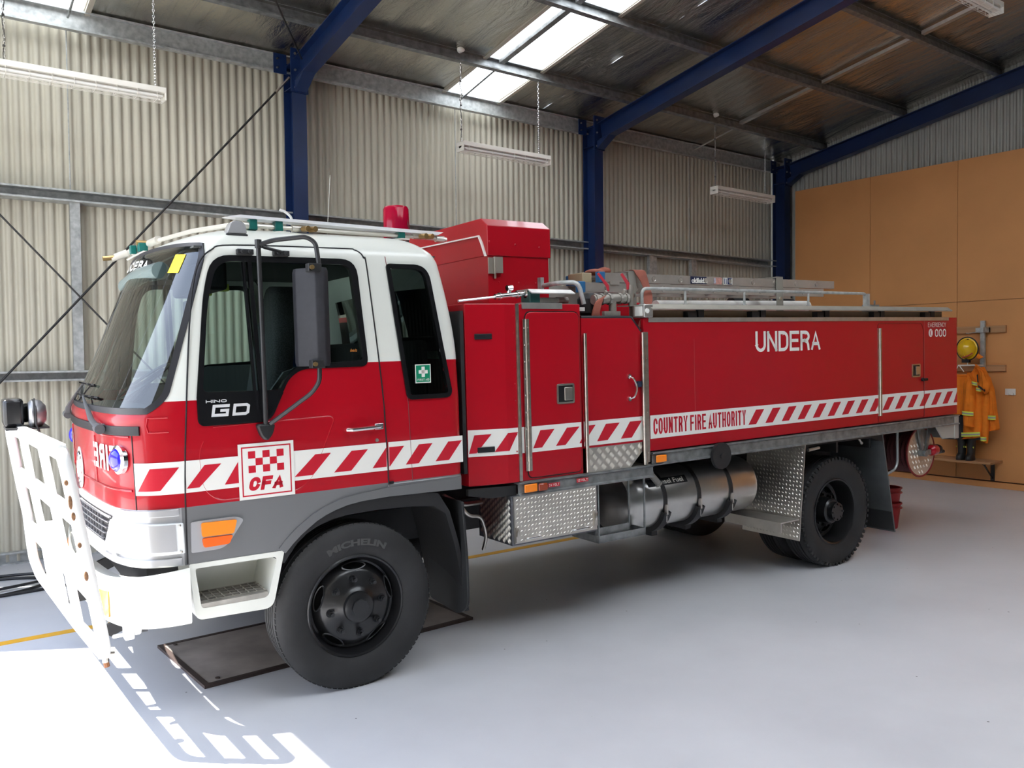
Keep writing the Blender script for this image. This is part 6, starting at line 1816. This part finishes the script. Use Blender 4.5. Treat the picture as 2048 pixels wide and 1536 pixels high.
# ================================================================== things carried by the truck
def on_truck(name, label, cat, group=None, loc=(0, 0, 0)):
    o = bpy.data.objects.new(name, None); col.objects.link(o); o.matrix_world = T0 @ Matrix.Translation(loc)
    return tag(o, label, cat, group)
RAILG = P('ladder rail alloy', (.46, .42, .38), .42, metal=.6, noise=.15, nscale=5)
def ladder(x0, x1, ya, yb, z0, tilt, label, stickers):
    t = on_truck('extension_ladder', label, 'ladder', 'ladders stacked on the tank')
    h = .070
    def Z(x): return z0 + (x - x0) * tilt
    for yy, nm in ((ya, 1), (yb, 0)):
        mb = MB(); pr = [(0, 0), (.028, 0), (.028, .004), (.004, .004), (.004, h - .004), (.028, h - .004), (.028, h), (0, h)]
        s_ = 1 if yy == ya else -1
        n = len(pr); vs = [(x, yy + a * s_, Z(x) + b) for x in (x0, x1) for a, b in pr]
        mb.add(vs, [tuple(range(n)), tuple(range(2 * n - 1, n - 1, -1))] + [(i, i + n, (i + 1) % n + n, (i + 1) % n) for i in range(n)])
        r_ = mb.build('ladder_rail', RAILG, t, sm=0)
        mb = MB(); mb.box(x0 - .05, x0 + .01, yy - .008, yy + .036 * s_ if s_ > 0 else yy + .008, Z(x0) - .006, Z(x0) + h + .006)
        if s_ < 0: mb = MB(); mb.box(x0 - .05, x0 + .01, yy - .036, yy + .008, Z(x0) - .006, Z(x0) + h + .006)
        mb.build('blue_foot', BLUEPL, r_, bevel=.005)
        mb = MB(); mb.box(x0 - .02, x0 + .012, yy - .005, yy + .005, Z(x0), Z(x0) + h); mb.build('end_cap', BLUEPL, r_)
    k = 0; x = x0 + .22
    while x < x1 - .05:
        mb = MB(); z = Z(x) + h / 2
        mb.tube([(x, ya - .006, z), (x, yb + .006, z)], .016, 14)
        mb.lathe([(.016, 0), (.021, -.003), (.021, .004)], (x, ya - .004, z), (0, 1, 0), 14)
        mb.build('rung', RAILG, t, sm=30); x += .29; k += 1
    return t, Z
lt, ZL = ladder(3.90, 6.74, .25, .62, 2.354, .000, 'lower aluminium ladder with blue feet lying on the truck tank', False)
lt2, ZU = ladder(4.09, 6.90, .25, .64, 2.430, .000, 'upper aluminium ladder with sign stickers strapped on top of the other ladder', True)
yy = .2485
mb = MB(); mb.box(5.005, 5.19, yy - .0015, yy, ZU(5.4) + .006, ZU(5.4) + .066); o = mb.build('maker_sign', P('navy sign', (.01, .014, .05), .4), lt2, sm=0)
mb = MB(); put_text(mb, 'oldfields', .165, .042, lambda x, y: (5.015 + x, yy - .0025, ZU(5.4) + .013 + y), bold=.03, space=.85); mb.build('sign_lettering', DECALW, o, sm=0)
mb = MB(); mb.box(5.275, 5.372, yy - .0015, yy, ZU(5.8) + .008, ZU(5.8) + .064); o = mb.build('warning_sticker', P('pale red print', (.52, .26, .22), .5, noise=.4, nscale=40), lt2, sm=0)
mb = MB(); mb.box(5.275, 5.30, yy - .002, yy - .001, ZU(5.8) + .012, ZU(5.8) + .06); mb.build('sticker_block', P('pale print', (.42, .42, .50), .5, noise=.5, nscale=60), o, sm=0)
mb = MB(); mb.box(5.392, 5.50, yy - .0015, yy, ZU(6.0) + .008, ZU(6.0) + .064); o = mb.build('blue_white_sticker', DECALW, lt2, sm=0)
mb = MB(); mb.prism([(5.44, ZU(6) + .010), (5.495, ZU(6) + .010), (5.47, ZU(6) + .036), (5.495, ZU(6) + .062), (5.44, ZU(6) + .062)], 'y', yy - .0025, yy - .0016); mb.box(5.400, 5.408, yy - .0025, yy - .0016, ZU(6) + .012, ZU(6) + .058); mb.box(5.42, 5.428, yy - .0025, yy - .0016, ZU(6) + .012, ZU(6) + .058); mb.build('sticker_print', P('navy print', (.01, .02, .12), .4), o, sm=0)
mb = MB(); mb.box(4.15, 4.24, .240, .249, ZU(4.7) - .02, ZU(4.7) + .006); mb.build('rail_hook', RAILG, lt2, sm=0)
# ladder gantries
for x, w_, lb in ((4.362, .072, 'front'), (6.092, .085, 'rear')):
    t = on_truck('ladder_gantry', 'grey metal bracket holding the ladders at their %s' % ('front, beside the hanging strap' if lb == 'front' else 'rear end'), 'bracket', 'ladder brackets')
    mb = MB(); mb.box(x - w_ / 2, x + w_ / 2, .228, .236, 2.16, 2.520); mb.box(x - w_ / 2, x - w_ / 2 + .008, .228, .72, 2.508, 2.52); mb.box(x - w_ / 2, x + w_ / 2, .228, .72, 2.513, 2.52); mb.box(x - w_ / 2, x + w_ / 2, .712, .720, 2.16, 2.52)
    mb.build('frame', P('gantry grey', (.36, .35, .31), .5, metal=.5), t, sm=0)
    mb = MB(); mb.cyl((x, .228, 2.33), (x, .216, 2.33), .014, 8); mb.build('bolt', STEEL, t)
# canvas strap
mb = MB(); pts = [(4.42, .44, 2.525), (4.415, .24, 2.528), (4.425, .20, 2.49), (4.445, .17, 2.40), (4.425, .13, 2.32), (4.36, .08, 2.24), (4.30, .05, 2.17), (4.245, .035, 2.08)]
cp = catmull(pts, 6); vs = []; n = len(cp)
for i, p in enumerate(cp):
    f = i / (n - 1); w_ = .030 + .018 * sin(f * 7) ** 2; tw = .5 * sin(f * 5)
    d = Vector((cos(tw), -sin(tw) * .6, .0)); e = Vector((0, -.003, .001))
    vs += [p + d * w_ + e, p - d * w_ + e, p - d * w_ - e, p + d * w_ - e]
fs = [(0, 1, 2, 3), tuple(4 * (n - 1) + j for j in (3, 2, 1, 0))]
for i in range(n - 1):
    for j in range(4): k = (j + 1) % 4; fs.append((4 * i + j, 4 * i + k, 4 * i + 4 + k, 4 * i + 4 + j))
mb.add(vs, fs); o = mb.build('lay_flat_hose', HOSEM, sm=60); o.matrix_world = T0
tag(o, 'faded red flat hose draped over the ladders and down to the pump bay', 'hose')
mb = MB(); pts = [(3.90, .04, 2.30), (3.86, .03, 2.27), (3.83, .03, 2.20), (3.82, .04, 2.12), (3.82, .05, 2.05)]
cp = catmull(pts, 5); vs = []; n = len(cp)
for p in cp:
    for a, b in ((.035, -.006), (-.035, -.006), (-.035, .006), (.035, .006)): vs.append(p + Vector((a, b, a * .4)))
fs = [(0, 1, 2, 3), tuple(4 * (n - 1) + j for j in (3, 2, 1, 0))]
for i in range(n - 1):
    for j in range(4): k = (j + 1) % 4; fs.append((4 * i + j, 4 * i + k, 4 * i + 4 + k, 4 * i + 4 + j))
mb.add(vs, fs); mb.build('outlet_hose', HOSEM, truck, sm=60)
# rolled gear on the ladders near the front
mb = MB(); mb.box(0, .09, 0, .18, 0, .082); o = mb.build('cardboard_block', TAPE, bevel=.006); o.matrix_world = T0 @ Matrix.Translation((3.98, .36, 2.425)); tag(o, 'tan block resting on the ladders beside the blue ladder foot', 'block')
mb = MB(); mb.ell((0, 0, 0), .09, .07, .026); mb.ell((.09, 0, .012), .06, .05, .03); o = mb.build('canvas_bundle', HOSEM); o.matrix_world = T0 @ Matrix.Translation((4.22, .50, 2.528)); tag(o, 'small brown canvas bundle on top of the ladders near the blue column', 'bundle')

# ================================================================== far corner gear
def batt(z0, z1, nm):
    mb = MB(); mb.box(12.605, 12.65, 5.21, 8.2, z0, z1); return tag(mb.build('timber_rail', PINE, bevel=.003), nm, 'rail', 'coat rail timbers')
batt(2.225, 2.325, 'upper pine rail on the brown wall, level with the helmet top')
batt(1.672, 1.765, 'lower pine rail on the brown wall behind the orange coats')
t = thing('hanger_frame', 'galvanised upright hanger frame fixed to the pine coat rails', 'coat rack', (12.58, 5.50, 0))
mb = MB(); mb.box(-.02, .022, -.03, .03, 1.70, 2.40); mb.build('upright', GALVW, t, sm=0)
mb = MB(); mb.box(-.20, .02, -.09, -.06, 2.23, 2.30); mb.box(-.03, .02, -.09, .09, 2.23, 2.30); mb.tube([(-.02, .06, 2.24), (-.14, .14, 2.22), (-.20, .14, 2.225)], .007, 6); mb.build('top_hook', GALVW, t)
mb = MB(); mb.tube([(-.22, -.02, 1.765), (-.22, .24, 1.76)], .010, 8); mb.tube([(-.22, .24, 1.76), (-.22, .30, 1.64)], .006, 6); mb.tube([(-.22, .22, 1.75), (-.22, .16, 1.67)], .006, 6); mb.tube([(-.22, .11, 1.765), (-.22, .11, 1.82)], .006, 6); mb.box(-.22, .0, -.02, .0, 1.755, 1.772)
mb.build('coat_hanger', TUBEW, t)
# helmet
t = thing('fire_helmet', 'yellow fire helmet hanging on the wall rack above the orange coats', 'helmet', (12.40, 5.635, 2.00))
R_ = Matrix.Rotation(radians(-90), 4, 'Y')
mb = MB(); mb.ell((0, 0, 0), .135, .125, .14, 32, 12, 0, pi / 2); mb.ell((0, 0, .002), .16, .145, .012, 32, 6)
for i in range(len(mb.v)): x, y, z = mb.v[i]; mb.v[i] = (-z + .0, y, x)
mb.build('helmet_shell', HELM, t)
mb = MB(); mb.tube([(-.135 * cos(a), 0, .14 * sin(a)) for a in [pi * (-.5 + k / 20) for k in range(21)]], .008, 6); mb.build('crest', HELM, t)
mb = MB(); mb.tube([(.0, .150 * cos(a), .165 * sin(a)) for a in [2 * pi * k / 40 for k in range(40)]], .009, 8, closed=True); mb.tube([(-.03, -.05 + .11 * cos(a), -.01 + .15 * sin(a)) for a in [radians(-70 + 150 * k / 16) for k in range(17)]], .008, 6)
mb.box(-.06, .0, -.05, .05, -.20, -.15); mb.build('helmet_edge', BLACKP, t)
mb = MB(); mb.tube([(-.06, -.10, -.06), (-.085, -.05, -.10), (-.08, .03, -.125)], .010, 6); mb.build('chin_band', P('helmet red strap', (.45, .05, .03), .5), t)
mb = MB(); mb.prism([(-.13, -.06), (-.22, -.12), (-.16, -.15), (-.12, -.12)], 'x', .0, .02); mb.prism([(.13, .02), (.19, .0), (.17, -.05), (.13, -.03)], 'x', 0, .02); mb.build('neck_cloth', ORANGE, t, bevel=.004)

def slab(mb, pts, x0, th, bulge=.03, seed=1):
    """soft garment panel: outline in (y,z), given thickness, pillowed and creased"""
    ys = [p[0] for p in pts]; zs_ = [p[1] for p in pts]
    y0, y1, z0, z1 = min(ys), max(ys), min(zs_), max(zs_)
    st = .022; ny = max(3, int((y1 - y0) / st)); nz = max(3, int((z1 - z0) / st))
    rnd = random.Random(seed); ph = [rnd.random() * 6 for _ in range(4)]
    def span(z):
        xs_ = []
        m = len(pts)
        for i in range(m):
            (a, b), (c, d) = pts[i - 1], pts[i]
            if (b > z) != (d > z): xs_.append(a + (c - a) * (z - b) / (d - b))
        return (min(xs_), max(xs_)) if len(xs_) >= 2 else None
    rws = []
    for j in range(nz + 1):
        z = lerp(z0 + 1e-4, z1 - 1e-4, j / nz); s_ = span(z)
        if s_: rws.append((z, s_[0], s_[1]))
    vs = []; n = ny + 1
    for z, a, b in rws:
        for i in range(n):
            u = i / ny; y = lerp(a, b, u); e = (1 - (2 * u - 1) ** 2) ** .5 if 0 < u < 1 else 0
            fold = .010 * sin(u * 14 + ph[0] + z * 3) + .006 * sin(u * 29 + ph[1] - z * 7) + .008 * sin(z * 16 + ph[2] + u * 4)
            vs.append((x0 - th / 2 - bulge * e - fold * e, y, z))
    off = len(vs)
    for z, a, b in rws:
        for i in range(n):
            u = i / ny; y = lerp(a, b, u); vs.append((x0 + th / 2, y, z))
    fs = []
    for j in range(len(rws) - 1):
        for i in range(ny):
            q = j * n + i
            fs += [(q, q + 1, q + n + 1, q + n), (off + q, off + q + n, off + q + n + 1, off + q + 1)]
        fs += [(j * n, (j + 1) * n, off + (j + 1) * n, off + j * n), (j * n + ny, off + j * n + ny, off + (j + 1) * n + ny, (j + 1) * n + ny)]
    L_ = (len(rws) - 1) * n
    for i in range(ny): fs += [(i, off + i, off + i + 1, i + 1), (L_ + i, L_ + i + 1, off + L_ + i + 1, off + L_ + i)]
    mb.add(vs, fs)
def tape(parent, pts_l, pts_r, x, w=.06):
    """reflective tape across a garment between two (y,z) points"""
    (ya, za), (yb, zb) = pts_l, pts_r
    for nm, mt, o_, w_ in (('lime_tape', REFY, 0, w), ('silver_tape', REFS, .002, w * .36)):
        mb = MB(); vs = []; n = 10
        for k in range(n + 1):
            u = k / n; e = (1 - (2 * u - 1) ** 2) ** .5
            for s_ in (-1, 1): vs.append((x - .034 * e - o_ - .008, lerp(ya, yb, u), lerp(za, zb, u) + s_ * w_ / 2))
        mb.add(vs, [(2 * i, 2 * i + 2, 2 * i + 3, 2 * i + 1) for i in range(n)]); mb.build(nm, mt, parent, solid=.004)
jk = thing('turnout_coat', 'orange fire coat with lime reflective bands hanging open on the wall', 'coat', (12.38, 5.45, 0), 'orange fire coats on the rack')
def rel(pts, oy=5.45): return [(a - oy, b) for a, b in pts]
mb = MB(); slab(mb, rel([(5.49, 1.75), (5.60, 1.60), (5.64, 1.2), (5.67, .70), (5.42, .73), (5.40, 1.0), (5.40, 1.70)]), 0, .06, .04, 3); b_ = mb.build('body', ORANGE, jk, sm=70)
mb = MB(); slab(mb, rel([(5.40, 1.74), (5.33, 1.60), (5.30, 1.30), (5.32, .95), (5.345, .66), (5.415, .68), (5.42, 1.74)]), .0, .05, .02, 5); mb.build('front_flap', ORANGE, jk, sm=70)
mb = MB(); slab(mb, rel([(5.56, 1.66), (5.635, 1.50), (5.64, 1.2), (5.63, .90), (5.49, .888), (5.48, 1.15), (5.475, 1.55)]), -.07, .05, .045, 7); mb.build('sleeve', ORANGE, jk, sm=70)
mb = MB(); slab(mb, rel([(5.33, 1.60), (5.27, 1.42), (5.235, 1.15), (5.195, .86), (5.31, .835), (5.33, 1.10), (5.34, 1.55)]), .02, .05, .03, 9); mb.build('sleeve', ORANGE, jk, sm=70)
mb = MB(); slab(mb, rel([(5.47, 1.78), (5.33, 1.68), (5.275, 1.50), (5.285, 1.40), (5.33, 1.365), (5.42, 1.44), (5.40, 1.6), (5.44, 1.72)]), -.09, .04, .02, 11); mb.build('hood', ORANGE, jk, sm=70)
mb = MB(); mb.prism(rel([(5.415, 1.455), (5.325, 1.395), (5.32, 1.42), (5.41, 1.485)]), 'x', -.135, -.125); mb.prism(rel([(5.41, 1.52), (5.425, 1.53), (5.435, 1.63), (5.42, 1.64)]), 'x', -.135, -.125); mb.build('dark_patch', BLACKP, jk, sm=0)
tape(jk, rel([(5.635, 1.085)])[0], rel([(5.48, 1.075)])[0], -.115); tape(jk, rel([(5.67, .765)])[0], rel([(5.415, .79)])[0], -.055); tape(jk, rel([(5.41, .725)])[0], rel([(5.335, .725)])[0], -.045)
tape(jk, rel([(5.325, 1.03)])[0], rel([(5.225, 1.03)])[0], -.02); tape(jk, rel([(5.50, 1.52)])[0], rel([(5.43, 1.50)])[0], -.12, .05); tape(jk, rel([(5.45, 1.43)])[0], rel([(5.38, 1.42)])[0], -.10, .05)
jk2 = thing('turnout_coat', 'orange coat hanging behind the tail of the truck, left of the open coat', 'coat', (12.42, 5.7, 0), 'orange fire coats on the rack')
mb = MB(); slab(mb, rel([(5.60, 1.60), (5.58, 1.45), (5.64, 1.05), (5.90, 1.03), (5.98, 1.20), (5.95, 1.60)], 5.7), 0, .08, .04, 21); mb.build('body', ORANGE, jk2, sm=70)
mb = MB(); slab(mb, rel([(5.60, 1.58), (5.68, 1.40), (5.70, 1.05), (5.62, 1.04), (5.57, 1.30)], 5.7), -.06, .05, .03, 23); mb.build('sleeve', ORANGE, jk2, sm=70)
mb = MB(); mb.prism(rel([(5.60, 1.6), (5.98, 1.6), (5.98, 1.63), (5.62, 1.63)], 5.7), 'x', -.02, .03); mb.build('collar', ORANGE, jk2, bevel=.01)
# trousers stacked over boots
for yy, lb in ((5.69, 'left one of the pair nearest the truck tail'), (5.56, 'right one, under the orange coat')):
    t = thing('fire_boot', 'black rubber boot on the timber shelf, ' + lb, 'boot', (12.38, yy, .402), 'boots on the shelf')
    mb = MB(); mb.add([], [])
    secs = [(0, .10, .052), (.02, .105, .056), (.06, .095, .05), (.10, .07, .048), (.18, .06, .052), (.26, .062, .058), (.31, .07, .064)]
    vs = []; n = 16
    for z, a, b in secs:
        for k in range(n):
            u = 2 * pi * k / n; vs.append((a * cos(u) - (.03 if z < .08 else 0), b * sin(u), z))
    fs = [tuple(range(n)), tuple((len(secs) - 1) * n + k for k in range(n))]
    for j in range(len(secs) - 1):
        for k in range(n): l = (k + 1) % n; fs.append((j * n + k, j * n + l, (j + 1) * n + l, (j + 1) * n + k))
    mb.add(vs, fs); mb.build('boot_shell', BOOT, t)
    mb = MB(); mb.ell((-.055, -.052, .19), .008, .006, .014, 8, 6); mb.ell((-.055, .052, .19), .008, .006, .014, 8, 6); mb.build('pull_tab', REFY, t)
mb = MB(); slab(mb, [(-.20, .0), (-.18, -.08), (.36, -.10), (.40, .12), (.38, .26), (-.10, .26)], 0, .10, .03, 31); o = mb.build('dark_trousers', P('dark trouser cloth', (.02, .02, .024), .9, noise=.3), loc=(12.42, 5.60, .78), sm=70); tag(o, 'dark folded overtrousers hanging below the orange coats above the boots', 'trousers')
# shelf
t = thing('timber_shelf', 'pine bench shelf on black brackets under the hanging coats', 'shelf', (12.65, 6.3, 0))
mb = MB(); mb.box(-.38, .0, -1.05, 1.6, .368, .402); mb.build('board', PINE, t, bevel=.003)
for yy in (-.92, .9):
    mb = MB(); mb.box(-.02, .0, yy - .025, yy + .025, .10, .368); mb.box(-.30, .0, yy - .02, yy + .02, .35, .368); mb.tube([(-.28, yy, .352), (-.01, yy, .13)], .012, 6); mb.build('bracket', BLACKP, t, sm=0)
t = thing('wall_socket', 'white double switch plate on the brown wall right of the coats', 'switch', (12.65, 5.155, 1.384))
mb = MB(); mb.box(-.012, 0, -.069, .069, -.045, .045); mb.build('plate', PVC, t, bevel=.004)
mb = MB(); mb.cyl((-.012, -.03, -.028), (-.03, -.03, -.028), .018, 14); mb.cyl((-.012, .03, -.028), (-.03, .03, -.028), .018, 14); mb.build('knob', PVC, t)
# stacked red buckets beyond the rear flap
for k, (z, lb) in enumerate(((0, 'lower'), (.17, 'upper'))):
    t = thing('red_bucket', '%s one of two nested red buckets on the floor behind the rear mud flap' % lb, 'bucket', (8.88, 4.88, z), 'stacked red buckets')
    mb = MB(); mb.lathe([(0, .0), (.098, .0), (.105, .01), (.135, .27), (.148, .275), (.148, .29), (.131, .29), (.1, .03), (0, .02)], (0, 0, 0), (0, 0, 1), 36); mb.build('pail', BUCKET, t)
    mb = MB(); mb.lathe([(.132, .225), (.150, .228), (.150, .238), (.133, .24)], (0, 0, 0), (0, 0, 1), 36); mb.build('rim_band', BUCKET, t)
